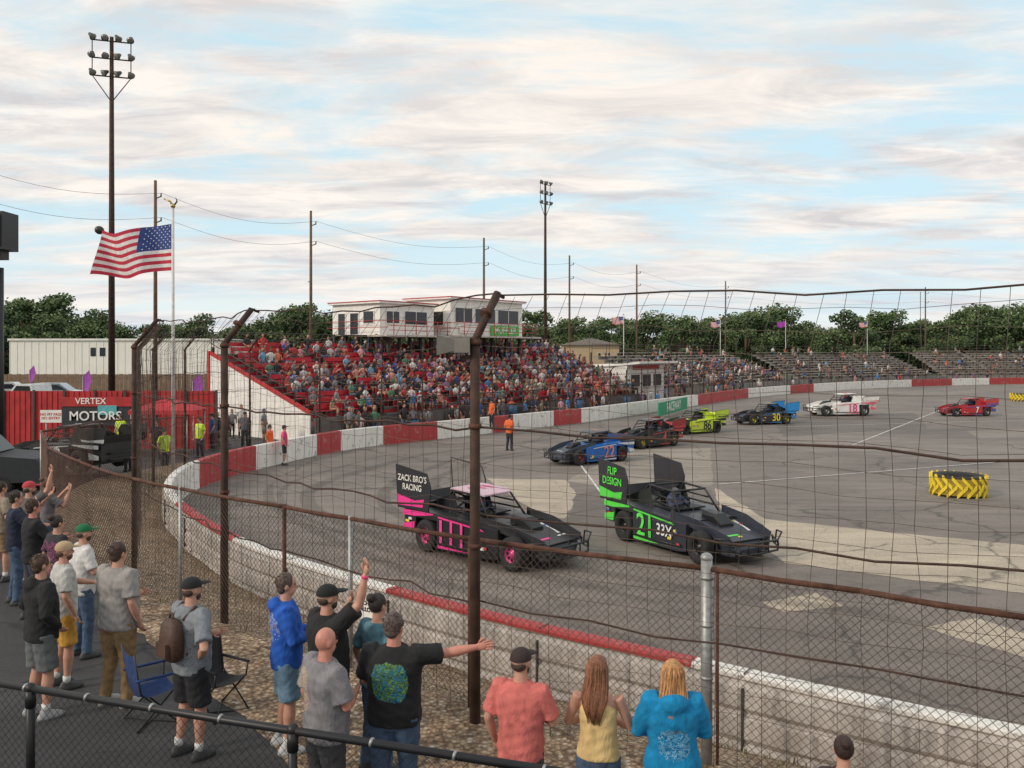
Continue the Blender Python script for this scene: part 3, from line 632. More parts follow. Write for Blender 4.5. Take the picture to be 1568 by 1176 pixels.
pal=[(.025,.025,.03)]*8+[(.60,.58,.55)]*4+[(.2,.2,.21)]*4+[(.10,.10,.11)]*2+[(.45,.05,.05)]*2+[(.6,.16,.08),(.55,.25,.2),(.03,.1,.35),(.05,.2,.45),(.02,.04,.12),(.02,.04,.12),(.6,.3,.35),(.08,.2,.12),(.3,.26,.16),(.15,.32,.45),(.2,.1,.2)]
def crowd(name,sp):
    V=[];Fc=[];Lc=[];off=0
    for pos,dr,kind in sp:
        t=TMP[kind if kind else R.choice((0,0,2,3))]; d=Vector(dr).normalized(); fw=Vector((d.y,-d.x)); ya=math.atan2(fw.y,fw.x)-math.pi/2+R.uniform(-.6,.6)
        c,s=math.cos(ya),math.sin(ya); k=R.uniform(.84,1.06); v=t.v.copy(); lean=R.uniform(-.15,.35); v[:,1]+=np.maximum(v[:,2]-.1,0)*lean if kind==0 else 0
        x=v[:,0]*c-v[:,1]*s; y=v[:,0]*s+v[:,1]*c
        V.append(np.stack([x*k+pos.x,y*k+pos.y,v[:,2]*k+pos.z],1))
        skc=R.choice([(.5,.26,.18),(.55,.30,.22),(.42,.20,.13),(.25,.12,.08)]); col={'c0':skc,'c1':R.choice(pal),'c2':R.choice([(.06,.09,.16),(.02,.02,.025),(.1,.14,.2),(.25,.2,.14),skc]),'c3':R.choice([(.04,.02,.015),(.02,.02,.02),(.15,.08,.04),(.35,.22,.1),(.4,.03,.03),(.5,.5,.5),(.05,.05,.2)]),'c4':(.1,.1,.1)}
        for f in t.f: Fc.append([q+off for q in f])
        cc=np.array([col[n] for n in t.n])[t.m]; Lc.append(np.repeat(cc,t.nl,axis=0)); off+=len(v)
    V=np.concatenate(V); Lc=np.concatenate(Lc); me=bpy.data.meshes.new(name); me.from_pydata(V.tolist(),[],Fc)
    at_=me.color_attributes.new('Col','FLOAT_COLOR','CORNER'); at_.data.foreach_set('color',np.concatenate([Lc,np.ones((len(Lc),1))],1).ravel())
    me.polygons.foreach_set('use_smooth',[True]*len(Fc))
    m=bpy.data.materials.new('crowd_clothing'); m.use_nodes=True; a=m.node_tree.nodes.new('ShaderNodeAttribute'); a.attribute_name='Col'
    m.node_tree.links.new(a.outputs['Color'],m.node_tree.nodes['Principled BSDF'].inputs['Base Color']); m.node_tree.nodes['Principled BSDF'].inputs['Roughness'].default_value=.85
    me.materials.append(m); return link(bpy.data.objects.new(name,me))
stp=[]
for k in range(46):
    t=R.uniform(.5,36); stp.append((TS@Vector((t,-.5-R.random()*.7,-.9)),DR,1))
for k in range(34):
    i=R.randrange(21*SUB,25*SUB); x,y,fx,fy,fz=L[i]; q=L[i+1]; stp.append((Vector((fx-.6*R.random()-.2,fy+.8+2*R.random(),-.9)),(q[0]-x,q[1]-y),1))
for k in range(9): stp.append((TS@Vector((R.uniform(-7,-1),R.uniform(0,5),-.8)),DR,1))
for k in range(10): stp.append((TS@Vector((R.uniform(8,30),9.2,4.25)),DR,1))
crowd('spectator_crowd',spots+stp)
# ------------------------------------------------------------ press box
PBW=mk('press_box_siding',(.80,.77,.72),.7,var=.08,scale=3)
def pbox(name,t0,t1,o0,o1,z0,z1,wins,door):
    mb=MB(); mb.M=TS@Matrix.Translation((0,9.48,0))
    mb.box(((t0+t1)/2,(o0+o1)/2,(z0+z1)/2),(t1-t0,o1-o0,z1-z0),PBW)
    mb.box(((t0+t1)/2,(o0+o1)/2,z1+.06),(t1-t0+.5,o1-o0+.5,.12),WHITE); mb.box(((t0+t1)/2,(o0+o1)/2,z1+.15),(t1-t0+.54,o1-o0+.54,.07),RED)
    mb.box(((t0+t1)/2,o0-.5,z0-.08),(t1-t0+1.5,1.9,.12),GREYM)
    for k in range(int((t1-t0)*3)): mb.box((t0+.17+k/3,o0-.006,(z0+z1)/2),(.02,.012,z1-z0),WHITE)
    for a,b,c,d in wins:
        mb.box(((a+b)/2,o0-.03,(c+d)/2),(b-a+.16,.05,d-c+.16),WHITE); mb.box(((a+b)/2,o0-.06,(c+d)/2),(b-a,.03,d-c),DARK)
        mb.box(((a+b)/2,o0-.08,(c+d)/2),(.05,.02,d-c),WHITE)
    for a,b,c,d in door:
        mb.box((t0-.03,(a+b)/2,(c+d)/2),(.05,b-a+.16,d-c+.12),WHITE); mb.box((t0-.06,(a+b)/2,(c+d)/2),(.03,b-a,d-c),DARK)
    for k in range(6):
        t=t0+(t1-t0)*k/5
        for o in(o0+.3,o1-.2): mb.box((t,o,z0/2-.4),(.18,.18,z0+.9),STEELD)
        mb.tube([(t,o0-1.4,z0-.1),(t,o0-1.4,z0+.95)],.03,RED,6)
    for zz in(.3,.6,.95): mb.tube([(t0-.4,o0-1.4,z0+zz),(t1+.4,o0-1.4,z0+zz)],.025,RED,6)
    for zz in(.5,.95): mb.tube([(t0-.5,o0-1.4,z0+zz),(t0-.5,o1,z0+zz)],.025,RED,6)
    return mb.obj(name)
pbox('press_box',11.6,17.0,-2.0,3,5.15,7.35,[(12.2,13.4,6.0,6.8),(14.0,16.2,5.95,6.85)],[(.2,1.0,5.2,6.7),(1.6,2.3,5.2,6.7),(-1.4,-.4,6.0,6.8)])
o=pbox('press_box',18.2,27.0,-2.6,2.0,5.2,7.95,[(18.7,20.6,6.2,7.3),(21.0,23.4,6.2,7.3),(23.8,26.4,6.2,7.3)],[(-1.9,-.9,6.0,7.0),(.2,1.0,5.3,7.0)])
mb=MB(); mb.M=TS@Matrix.Translation((0,9.48,0)); mb.box((24.6,-2.72,5.65),(3.6,.06,.75),mk('banner_green',(.07,.45,.07))); mb.box((20.6,-2.72,5.65),(3.0,.06,.5),WHITE); b=mb.obj('press_box_banner')
text('lettering','MUFFLER',.7,TS@Matrix.Translation((24.6,6.70,5.65))@RX,WHITE,b)
# ------------------------------------------------------------ race cars
def wheel(mb,x,y,r,w,rim,out):
    s=out; pr=[(0.16,.42),(.17,.48),(r-.07,.5),(r-.02,.46),(r,.36),(r,-.36),(r-.02,-.46),(r-.07,-.5),(.17,-.48)]
    rings=[[(x+a*math.cos(2*math.pi*j/28),y+s*b*w,r+a*math.sin(2*math.pi*j/28)) for j in range(28)] for a,b in pr]
    mb.loft(rings,RUBBER,True,False)
    mb.loft([[(x+a*math.cos(2*math.pi*j/28),y+s*b*w,r+a*math.sin(2*math.pi*j/28)) for j in range(28)] for a,b in((.195,.50),(.20,.47),(.18,.40),(.165,.15),(.07,.12),(.06,.3),(.001,.3))],rim,True,False)
    for k in range(8):
        a=2*math.pi*k/8; mb.box((x+.12*math.cos(a),y+s*.2*w,r+.12*math.sin(a)),(.045,.02,.045),BLACK,0,Matrix.Rotation(a,4,'Y'))
def racecar(name,x,y,h,col,acc,num,numcol,board,rimc,roof=True,btxt=None,hood=None,scale=1.0,z=-1.0,boardclear=False,bh=.5,rear=None,door2=None,near=False,ts=.27):
    body=mk(name+'_body_%.2f_%.2f_%.2f'%col,col,.42,var=.12,scale=3,coat=.12); ac=mk('accent_%.2f_%.2f_%.2f'%acc,acc,.45,var=.1); rim=mk('rim_%.2f_%.2f'%(rimc[0],rimc[1]),rimc,.35,.3)
    hd=mk('hood_%.2f_%.2f_%.2f'%hood,hood,.5,coat=.08) if hood else body
    rb=mk('rear_%.2f_%.2f_%.2f'%rear,rear,.45,coat=.1) if rear else body
    bm=mk('board_%.2f_%.2f_%.2f'%board,board,.5)
    mb=MB()
    def sec(x_,w,zb,zt,zc,wi=.72): return [(x_,-w,zb),(x_,-w,zt),(x_,-w*wi,zc),(x_,w*wi,zc),(x_,w,zt),(x_,w,zb)]
    mb.loft([sec(-2.25,.86,.36,.84,.88),sec(-1.75,.93,.36,.87,.90)],rb,False)
    mb.loft([sec(-1.75,.93,.70,.87,.90),sec(-.98,.95,.70,.84,.87)],rb,False)
    mb.loft([sec(-1.75,.62,.2,.68,.70),sec(-.98,.62,.2,.68,.70)],BLACK,False)
    mb.loft([sec(-.98,.95,.13,.84,.865),sec(-.2,.94,.12,.80,.82),sec(.62,.90,.12,.74,.78),sec(.88,.84,.14,.70,.76)],body,False)
    mb.loft([sec(.84,.60,.2,.62,.74),sec(1.45,.56,.2,.52,.64),sec(1.98,.50,.2,.38,.46),sec(2.12,.42,.22,.30,.34)],hd,False)
    mb.add([(.5,-.80,.765),(.5,.80,.765),(2.0,.62,.50),(2.0,-.62,.50),(.5,-.80,.745),(.5,.80,.745),(2.0,.62,.48),(2.0,-.62,.48)],[(0,3,2,1),(4,5,6,7),(0,4,7,3),(1,2,6,5),(2,3,7,6),(0,1,5,4)],hd)
    for s in(-1,1):
        ya,yb=.815*s,.635*s
        mb.add([(.3,ya,.76),(2.05,yb,.46),(2.1,yb,.62),(1.2,ya*.92,.84),(.3,ya,.92),(.3,ya-.02*s,.76),(2.05,yb-.02*s,.46),(2.1,yb-.02*s,.62),(1.2,ya*.92-.02*s,.84),(.3,ya-.02*s,.92)],[(0,1,2,3,4),(9,8,7,6,5),(0,4,9,5),(4,3,8,9),(3,2,7,8),(2,1,6,7)],hd)
    mb.loft([sec(.65,.16,.74,.84,.92),sec(1.1,.2,.68,.84,.90),sec(1.35,.2,.62,.70,.72)],BLACK,False)
    mb.box((-.42,0,.858),(.95,1.0,.03),BLACK); mb.box((-.75,0,1.0),(.12,.42,.36),BLACK)  # black slab on the closed deck paints the shade of an open cockpit
    st=mk('fire_suit',(.05,.06,.12)); mb.ell((-.55,0,.95),(.16,.23,.2),st,10,8); mb.ell((-.5,0,1.13),(.125,.11,.125),mk('helmet_%.2f'%acc[0],(.08,.08,.09) if acc[0]<.5 else acc,.2),12,8); mb.ell((-.42,0,1.13),(.06,.085,.04),DARK,8,6)
    for s in(-1,1): mb.tube([(-.55,.2*s,1.0),(-.35,.26*s,.9),(-.12,.1*s,.95)],[.06,.05,.04],st,6)
    mb.tube([(-.08,.0+.12*math.cos(k*.7),.95+.12*math.sin(k*.7)) for k in range(10)],.013,BLACK,5)
    for s in(-1,1):
        mb.tube([(.42,.62*s,.78),(.02,.50*s,1.26),(-.88,.50*s,1.30),(-1.45,.55*s,.88)],.026,BLACK,7)
        mb.tube([(-.85,.50*s,1.30),(-.88,.55*s,.86)],.026,BLACK,7); mb.tube([(-.85,.5*s,.98),(.25,.58*s,.93)],.022,BLACK,6); mb.tube([(-.85,.5*s,1.12),(.12,.53*s,1.08)],.02,BLACK,6)
        mb.tube([(-.85,.5*s,1.28),(-.86,-.5*s,.9)],.022,BLACK,6)
        mb.tube([(-1.45,.55*s,.9),(-2.2,.6*s,.9)],.02,BLACK,6)
        mb.tube([(1.9,.30*s,.26),(2.28,.30*s,.28)],.022,BLACK,6); mb.tube([(1.9,.30*s,.40),(2.28,.30*s,.48)],.022,BLACK,6)
        mb.tube([(1.4,.35*s,.3),(1.42,.72*s,.33)],.022,BLACK,6); mb.tube([(1.15,.4*s,.42),(1.42,.72*s,.42)],.02,BLACK,6); mb.tube([(1.62,.4*s,.26),(1.45,.72*s,.28)],.018,BLACK,6); mb.tube([(1.4,.4*s,.5),(1.4,.66*s,.35)],.045,CHROME,8)
        mb.tube([(-.95,.97*s,.24),(.8,.93*s,.24)],.022,BLACK,6)
        wheel(mb,-1.36,.84*s,.345,.34,rim,s); wheel(mb,1.40,.86*s,.33,.28,rim,s)
        for k in range(3): mb.tube([(.95+k*.14,.5*s,.60),(.9+k*.12,.72*s,.45),(.75,.78*s,.30)],.022,CHROME,6)
    for a in((.02,1.26),(-.85,1.30)): mb.tube([(a[0],-.5,a[1]),(a[0],.5,a[1])],.024,BLACK,7)
    mb.tube([(2.30,-.62,.28),(2.34,0,.27),(2.30,.62,.28),(2.28,.66,.38),(2.30,.62,.48),(2.34,0,.49),(2.30,-.62,.48),(2.28,-.66,.38),(2.30,-.62,.28)],.025,BLACK,7)
    for yy in(-.3,0,.3): mb.tube([(2.33,yy,.28),(2.33,yy,.48)],.02,BLACK,6)
    for s in(-1,1): mb.tube([(2.29,.63*s,.36),(1.95,.85*s,.36),(1.9,.86*s,.50),(2.27,.64*s,.44)],.02,BLACK,6); mb.tube([(2.30,.62*s,.48),(2.25,.8*s,.62),(1.95,.95*s,.6),(1.9,.96*s,.3)],.02,BLACK,6)
    mb.tube([(-2.25,-.6,.35),(-2.42,-.55,.38),(-2.42,.55,.38),(-2.25,.6,.35)],.025,BLACK,6); mb.tube([(-2.25,-.6,.55),(-2.42,-.55,.58),(-2.42,.55,.58),(-2.25,.6,.55)],.025,BLACK,6)
    if roof: mb.loft([[(x_,-w,zz),(x_,-w,zz+.03),(x_,w,zz+.03),(x_,w,zz)] for x_,w,zz in((.10,.46,1.26),(-.1,.52,1.30),(-.95,.52,1.33),(-1.0,.5,1.31))],hd if not near else mk('roof_pw',(.60,.42,.48)),False)
    for s in(-1,1): mb.prism([(-.80,1.26),(-.62,.86),(-1.9,.90)],.56*s,.575*s,rb)
    bx=.92; e=bh
    for s in(-1,1):
        clear=boardclear and s>0
        mm=mk('clear_board',(.25,.22,.2),.2,alpha=.25) if clear else bm
        poly=[(-2.42,.86),(-1.30,.86),(-1.22,.86+e*.55),(-1.36,.86+e*.86),(-2.50,.86+e)]
        mb.prism(poly,bx*s-.012,bx*s+.012,mm)
        pp=[(p[0],bx*s,p[1]) for p in poly]; mb.tube(pp+[pp[0]],.018,BLACK,5)
        if clear:
            for k in range(4): mb.tube([(-2.2+k*.28,bx*s,.86),(-2.25+k*.28,bx*s,.86+e*.93)],.008,BLACK,4)
    mb.add([(-2.3,-.9,.88),(-2.3,.9,.88),(-2.42,.9,1.10),(-2.42,-.9,1.10),(-2.28,-.9,.88),(-2.28,.9,.88),(-2.40,.9,1.10),(-2.40,-.9,1.10)],[(0,1,2,3),(7,6,5,4),(3,2,6,7)],bm)
    stc=[mk('sticker_%d'%i,c_) for i,c_ in enumerate(((.7,.7,.68),(.6,.05,.05),(.05,.15,.5),(.7,.55,.05)))]
    for s in(-1,1):
        y0,y1=(.951*s,.956*s); a_,b_=min(y0,y1),max(y0,y1)
        mb.prism([(-.95,.80),(.5,.70),(.6,.66),(-.95,.765)],a_,b_,ac)
        mb.prism([(-.95,.14),(-.75,.14),(.2,.17),(-.95,.20)],a_,b_,ac)
        mb.prism([(-2.2,.72),(-1.8,.72),(-1.1,.80),(-1.1,.83),(-2.2,.83)],.935*s,.962*s,ac)
        mb.prism([(-2.2,.40),(-1.82,.40),(-1.78,.60),(-2.2,.52)],.92*s,.945*s,ac)
        mb.prism([(-2.42,.90),(-1.5,.92),(-1.45,.86+e*.26),(-1.8,.86+e*.2),(-2.44,.86+e*.3)],.936*s-.003,.936*s+.003,ac) if not(boardclear and s>0) else None
        for k in range(9):
            xx=.35+R.uniform(0,.38) if k<5 else R.uniform(-2.15,-1.9); zz=.24+R.uniform(0,.32) if k<5 else R.uniform(.42,.8)
            mb.box((xx,(.950-max(0,xx)*.03)*s if k<5 else .93*s,zz),(R.uniform(.07,.14),.02,.05),R.choice(stc))
    P_=lambda x_,y_:(x_,y_,.765-(x_-.5)*.177+.006)
    mb.add([P_(.95,-.60),P_(.95,-.25),P_(1.75,.0),P_(1.75,-.40)],[(0,3,2,1)],ac); mb.add([P_(.95,.60),P_(.95,.35),P_(1.5,.2),P_(1.6,.5)],[(0,1,2,3)],stc[0] if near else ac)
    for k in range(8): a=R.uniform(.6,1.8);b=R.uniform(-.5,.5); mb.add([P_(a,b),P_(a,b+.12),P_(a+.06,b+.12),P_(a+.06,b)],[(0,3,2,1)],R.choice(stc))
    ob=mb.obj(name); nm=mk('num_%.2f_%.2f_%.2f'%numcol,numcol,.5)
    for s in(-1,1):
        Rm=RX if s<0 else Matrix.Rotation(math.pi,4,'Z')@RX
        text('door_number',num,.70,Matrix.Translation((-.48,.965*s,.46))@Rm,nm,ob)
        if door2: text('door_lettering',door2,.34,Matrix.Translation((.22,.955*s,.48))@Rm,stc[0],ob)
        if btxt and not(boardclear and s>0): text('plate_lettering',btxt,ts,Matrix.Translation((-1.88,.945*s,.86+e*.60))@Rm,WHITE if boardclear else nm,ob)
    if roof: text('roof_number',num,.5,Matrix.Translation((-.5,0,1.365))@Matrix.Rotation(-math.pi/2,4,'Z'),nm,ob)
    a=math.atan2(h[1],h[0]); ob.matrix_world=Matrix.Translation((x,y,z))@Matrix.Rotation(a,4,'Z')@Matrix.Diagonal((scale*.97,scale,scale*1.10,1)); return ob
racecar('race_car',-.42,20.7,(.74,-.67),(.014,.014,.018),(.85,.04,.28),'111',(.85,.06,.3),(.02,.02,.025),(.8,.1,.3),True,"ZACK BRO'S\nRACING",(.022,.022,.026),1.05,boardclear=True,bh=.92,near=True,ts=.19)
racecar('race_car',4.45,21.4,(.50,-.866),(.030,.034,.045),(.10,.68,.07),'21',(.12,.8,.08),(.03,.03,.035),(.03,.03,.03),False,"FLIP\nDESIGN",(.03,.035,.05),1.04,bh=.92,rear=(.03,.035,.03),door2='33X',near=True,ts=.24)
racecar('race_car',3.45,38.2,(-.80,-.6),(.01,.12,.42),(.6,.62,.6),'22',(.7,.25,.2),(.02,.02,.05),(.3,.05,.05),True,None,(.05,.06,.08),.93,bh=.25)
racecar('race_car',7.0,44.5,(-.75,-.66),(.02,.02,.02),(.5,.05,.04),'4',(.6,.1,.05),(.3,.02,.02),(.5,.4,.05),True,scale=.95)
racecar('race_car',11.0,52.0,(-.85,-.53),(.55,.68,.04),(.02,.02,.02),'86',(.02,.02,.02),(.5,.65,.04),(.02,.02,.02),True,None,(.05,.05,.05),.95)
racecar('race_car',17.3,58.5,(-.96,-.28),(.02,.02,.025),(.02,.25,.6),'30',(.75,.6,.02),(.02,.25,.6),(.5,.45,.05),True,scale=.95,bh=.6)
racecar('race_car',25.6,66.5,(-.99,-.12),(.72,.70,.66),(.7,.1,.15),'18',(.7,.05,.2),(.68,.66,.62),(.4,.4,.4),True,None,(.74,.72,.68),1.15,bh=.35)
racecar('race_car',35.2,66.0,(-.99,-.10),(.42,.02,.03),(.03,.1,.4),'7',(.7,.7,.7),(.45,.05,.05),(.3,.3,.3),True,None,(.35,.03,.04),.92)
racecar('race_car',-15.0,28.8,(-.9,.3),(.02,.02,.02),(.5,.5,.5),'2',(.6,.6,.6),(.02,.02,.02),(.2,.2,.2),True,z=0)
# ------------------------------------------------------------ tyre bundles
def tyre(name,x,y,r,h,z):
    mb=MB(); Y=mk('yellow_paint',(.74,.55,.03),.6,var=.15)
    pr=[(r*.55,.05*h),(r*.9,0),(r*.96,.08*h),(r*.96,.92*h),(r*.9,h),(r*.55,.95*h),(r*.5,.5*h)]
    mb.loft([[(a*math.cos(2*math.pi*j/40),a*math.sin(2*math.pi*j/40),b) for j in range(40)] for a,b in pr+[pr[0]]],RUBBER,True,False)
    for k in range(18):
        a0=2*math.pi*k/18
        for sg,off in((0,0),(1,.5)):
            q=[]
            for s in range(4):
                f=s/3; a=a0+(off+f*1.05)*2*math.pi/18; zz=(.05+.50*f)*h if sg==0 else (.95-.50*f)*h; q.append((a,zz))
            for s in range(3):
                (a,za),(b,zb)=q[s],q[s+1]; w=.10*h
                vs=[((r+e)*math.cos(t),(r+e)*math.sin(t),zz+dz) for t,zz in((a,za),(b,zb)) for e in(-.06,.01) for dz in(-w,w)]
                mb.add(vs,[(0,1,3,2),(4,6,7,5),(2,3,7,6),(0,4,5,1),(1,5,7,3),(0,2,6,4)],Y)
    mb.loft([[(a*math.cos(2*math.pi*j/40),a*math.sin(2*math.pi*j/40),b) for j in range(40)] for a,b in((r*.965,.10*h),(r*.965,.90*h))],mk('yellow_dark',(.30,.21,.02),.7,var=.5),True,False)  # darker yellow band between the tread bars
    o=mb.obj(name); o.location=(x,y,z); return o
tyre('yellow_tractor_tyre',15.4,29.3,.90,.70,-1.0); tyre('yellow_tractor_tyre',51.5,86,.95,.75,-1.0)
# ------------------------------------------------------------ light towers and utility poles
LAMP=mk('lamp_housing',(.06,.06,.055),.5,.3); LENS=mk('lamp_lens',(.28,.28,.25),.2)
def tower(name,x,y,top,w,rows,cols,yaw,base_=-.9):
    mb=MB(); mb.tube([(0,0,base_),(0,0,top*.5),(0,0,top)],[.24,.19,.13],RUSTD,12)
    for r in range(rows):
        z=top-.3-r*1.25; mb.tube([(-w/2,0,z),(w/2,0,z)],.05,RUSTD,6)
        for c in range(cols):
            xx=-w/2+w*c/(cols-1)
            T=Matrix.Translation((xx,-.15,z+.2))@Matrix.Rotation(math.radians(R.uniform(-60,60)),4,'Z')@Matrix.Rotation(math.radians(R.uniform(115,140)),4,'X')
            mb.M=T; mb.loft([[(a*math.cos(2*math.pi*j/12),a*math.sin(2*math.pi*j/12),b) for j in range(12)] for a,b in((.08,-.3),(.12,-.22),(.17,-.05),(.25,.12),(.26,.14))],LAMP); mb.loft([[(a*math.cos(2*math.pi*j/12),a*math.sin(2*math.pi*j/12),b) for j in range(12)] for a,b in((.23,.145),(.13,.16),(.02,.165))],LENS); mb.M=Matrix()
            mb.tube([(xx,0,z),(xx,-.15,z+.2)],.03,LAMP,5)
    for s in(-1,1): mb.tube([(s*w/2,0,top-.3),(s*w/2,0,top-.3-1.25*(rows-1)),(0,0,top-1.2*rows-1.0)],.035,RUSTD,6)
    o=mb.obj(name); o.location=(x,y,0); o.rotation_euler=(0,0,yaw); return o
tower('floodlight_tower',at(171,60),60,26.2,2.5,3,4,math.radians(18)); tower('floodlight_tower',at(835,108),108,25.6,2.0,3,3,math.radians(50))
mb=MB(); x=at(164,60)
for s in(-1,1): mb.ell((x+s*.35,59.6,12.2-s*.3),(.3,.4,.3),LAMP,10,6)
mb.tube([(x-.5,59.8,12.4),(x+.6,59.8,12.0)],.06,RUSTD,6); mb.obj('small_floodlight')
poles=[(-38.7,55),(at(238,70),70),(at(476,85),85),(at(741,105),105),(at(872,124),124),(at(975,137),137),(at(1111,168),168),(at(1417,184),184),(at(1700,200),200)]
for i,(x,y) in enumerate(poles):
    mb=MB(); mb.tube([(0,0,-.9),(0,0,18.1)],[.19,.12],WOOD,10)
    for z in(16.6,14.6): mb.tube([(0,0,z),(.55,-.2,z+.15)],.05,WOOD,6); mb.tube([(.55,-.2,z+.1),(.55,-.2,z+.4)],.06,LAMP,6)
    mb.tube([(0,0,11),(-.3,.1,11)],.05,WOOD,6)
    o=mb.obj('utility_pole'); o.location=(x,y,0)
mb=MB(); WR=mk('cable_black',(.09,.09,.09),.6)
for i in range(len(poles)-1):
    (x,y),(x2,y2)=poles[i],poles[i+1]
    for z,ox in((17.05,.55),(15.05,.55)):
        mb.tube([(x+(x2-x)*k/12+ox,y+(y2-y)*k/12,z-1.1*math.sin(math.pi*k/12)) for k in range(13)],.014,WR,4,True,False)
mb.obj('power_lines')
# ------------------------------------------------------------ flags
def flag(name,px,py,hx,w,h,top,base_,st,poler=.05,sgn=-1):
    mb=MB(); mb.tube([(px,py,base_),(px,py,top)],[poler*1.3,poler*.8],mk('flagpole_white',(.6,.58,.55),.4),12)
    mb.ell((px,py,top+.08),(.09,.09,.09),mk('gold',(.5,.35,.1),.3,.8))
    nx,ny=39,26
    def P(s,t,off=0):
        X=px+sgn*(.06+s*w*(1-.06*(1-t))); Z=hx-h*t-.16*w*s*(.55+.3*math.sin(s*3))+.05*w*math.sin(7*s+1.5*t)*s; Y=py+.12*w*math.sin(8*s+2.2*t)*min(1,s*3)+off; return (X,Y,Z)
    fr=mk('flag_red',(.52,.03,.06),.8); fw=mk('flag_white',(.76,.72,.70),.8); fb=mk('flag_blue',(.03,.06,.22),.8)
    vs=[P(i/nx,j/ny) for j in range(ny+1) for i in range(nx+1)]
    fa={}
    for j in range(ny):
        for i in range(nx):
            k=j*(nx+1)+i; f=(k,k+1,k+nx+2,k+nx+1)
            m=(fb if i<nx*.4 and j<14 else (fr if (j//2)%2==0 else fw)) if st=='us' else st
            fa.setdefault(m.name,(m,[]))[1].append(f)
    for m,fs in fa.values(): mb.add(vs,fs,m,True)
    if st=='us':
        for r in range(9):
            for c in range(6 if r%2==0 else 5):
                s=(.025+.065*c+(.0325 if r%2 else 0)); t=.04+r*.056; cpt=Vector(P(s,t)); rr=.036*h/1.8
                for off in(-.012,.012):
                    vs2=[(cpt.x+(rr if k%2==0 else rr*.42)*math.sin(math.pi*k/5),cpt.y+off,cpt.z+(rr if k%2==0 else rr*.42)*math.cos(math.pi*k/5)) for k in range(10)]
                    mb.add(vs2+[(cpt.x,cpt.y+off,cpt.z)],[(k,(k+1)%10,10) for k in range(10)],fw)
    return mb.obj(name)
flag('american_flag',at(265,32),32,8.75,2.95,1.75,9.35,-.5,'us',.055)
mb=MB(); fx=at(265,32); mb.tube([(fx,32,9.4),(fx-.1,32,9.6),(fx-.35,32,9.7)],[.04,.04,.02],mk('gold',(.5,.35,.1))); mb.tube([(fx,32,9.4),(fx+.15,32,9.6),(fx+.1,32,9.75)],[.04,.03,.01],RUSTD); mb.obj('flagpole_finial')
for (u,d,v,c) in ((955,112,495,'us'),(1103,135,500,'us'),(1203,150,500,mk('flag_purple',(.4,.05,.4))),(1328,160,500,'us'),(1580,160,500,'us')):
    z=CAMZ+(V0-v)*d/FL; flag('small_flag',at(u,d),d,z+.9,1.5,.95,z+1.1,-.9,c,.05)
# ------------------------------------------------------------ left background
BR=mk('brown_fence_boards',(.20,.13,.085),.85,var=.25,scale=2)
mb=MB(); d=110; a,b=at(15,d),at(345,d)
mb.box(((a+b)/2,d+6,2.3),(b-a,12,6.4),mk('warehouse_wall',(.82,.78,.72),.8,var=.06,scale=.4)); mb.box(((a+b)/2,d+6,5.6),(b-a+.4,12.4,.25),WHITE)
for k in range(30): mb.box((a+(b-a)*k/30,d-.02,2.3),(.06,.05,6.3),WHITE)
for u in(143,157): mb.box((at(u,d),d-.03,4.0),(.7,.06,1.1),DARK)
mb.obj('white_warehouse')
mb=MB(); d=80
for k in range(60):
    x0=at(-60,d)+k*.42; mb.box((x0,d,.5),(.38,.06,2.75+.04*math.sin(k*3)),BR)
mb.box((at(110,d),d+.06,1.5),(25,.06,.12),BR); mb.obj('board_fence')
mb=MB(); d=41; x0,x1=at(-40,d),at(332,d); n=90
for k in range(n):
    xx=x0+(x1-x0)*(k+.5)/n; mb.box((xx,d+(.03 if k%2 else 0),.65),((x1-x0)/n,.05,2.8),RED)
for k in range(9): mb.box((x0+(x1-x0)*k/8,d-.06,.65),(.1,.08,2.9),STEELD)
mb.obj('red_metal_fence')
mb=MB(); BK=mk('banner_black',(.03,.03,.035)); TEAL=mk('banner_teal',(.1,.4,.42)); mb.box((at(147,40.7),40.7,.95),(3.3,.04,1.1),BK); mb.box((at(150,40.7),40.66,1.55),(3.4,.04,.45),RED); mb.box((at(165,40.7),40.65,1.15),(.9,.03,.45),TEAL); o=mb.obj('advertising_banner')
text('lettering','VERTEX',.42,Matrix.Translation((at(140,40.7),40.62,1.57))@RX,WHITE,o); text('lettering','MOTORS',.62,Matrix.Translation((at(147,40.7),40.63,.85))@RX,WHITE,o)
mb=MB(); TW=mk('tent_canvas',(.74,.72,.68),.8); tx=at(262,39.2); 
for a in(-1.4,1.4):
    for b in(0,1.4): mb.tube([(tx+a,38.2+b,-.7),(tx+a,38.2+b,1.35)],.03,GALV,6)
mb.add([(tx-1.5,38.1,1.3),(tx+1.5,38.1,1.3),(tx+1.5,39.7,1.3),(tx-1.5,39.7,1.3),(tx,38.9,1.85),(tx-1.5,38.1,1.12),(tx+1.5,38.1,1.12)],[(0,1,4),(1,2,4),(2,3,4),(3,0,4),(5,6,1,0)],mk('tent_red',(.45,.03,.04),.8)); mb.obj('canopy_tent')
mb=MB(); mb.box((at(78,34),34,1.35),(.85,.03,.5),WHITE); mb.tube([(at(70,34),34.05,-.3),(at(70,34),34.05,1.6)],.03,GALV); o=mb.obj('notice_sign'); text('lettering','NO PIT PASS\nNO ENTRY',.15,Matrix.Translation((at(78,34),33.98,1.35))@RX,mk('txt_red',(.5,.03,.03)),o)
mb=MB(); mb.tube([(0,0,-.2),(0,0,6.5)],.14,BLACK,10); mb.box((-.25,0,7.6),(1.25,.8,1.15),BLACK); mb.box((-.25,-.42,7.6),(1.05,.04,.95),mk('speaker_mesh',(.04,.04,.04),.9)); mb.box((0,0,6.9),(.4,.4,.3),BLACK); o=mb.obj('speaker_tower'); o.location=(at(-2,26),26,0)
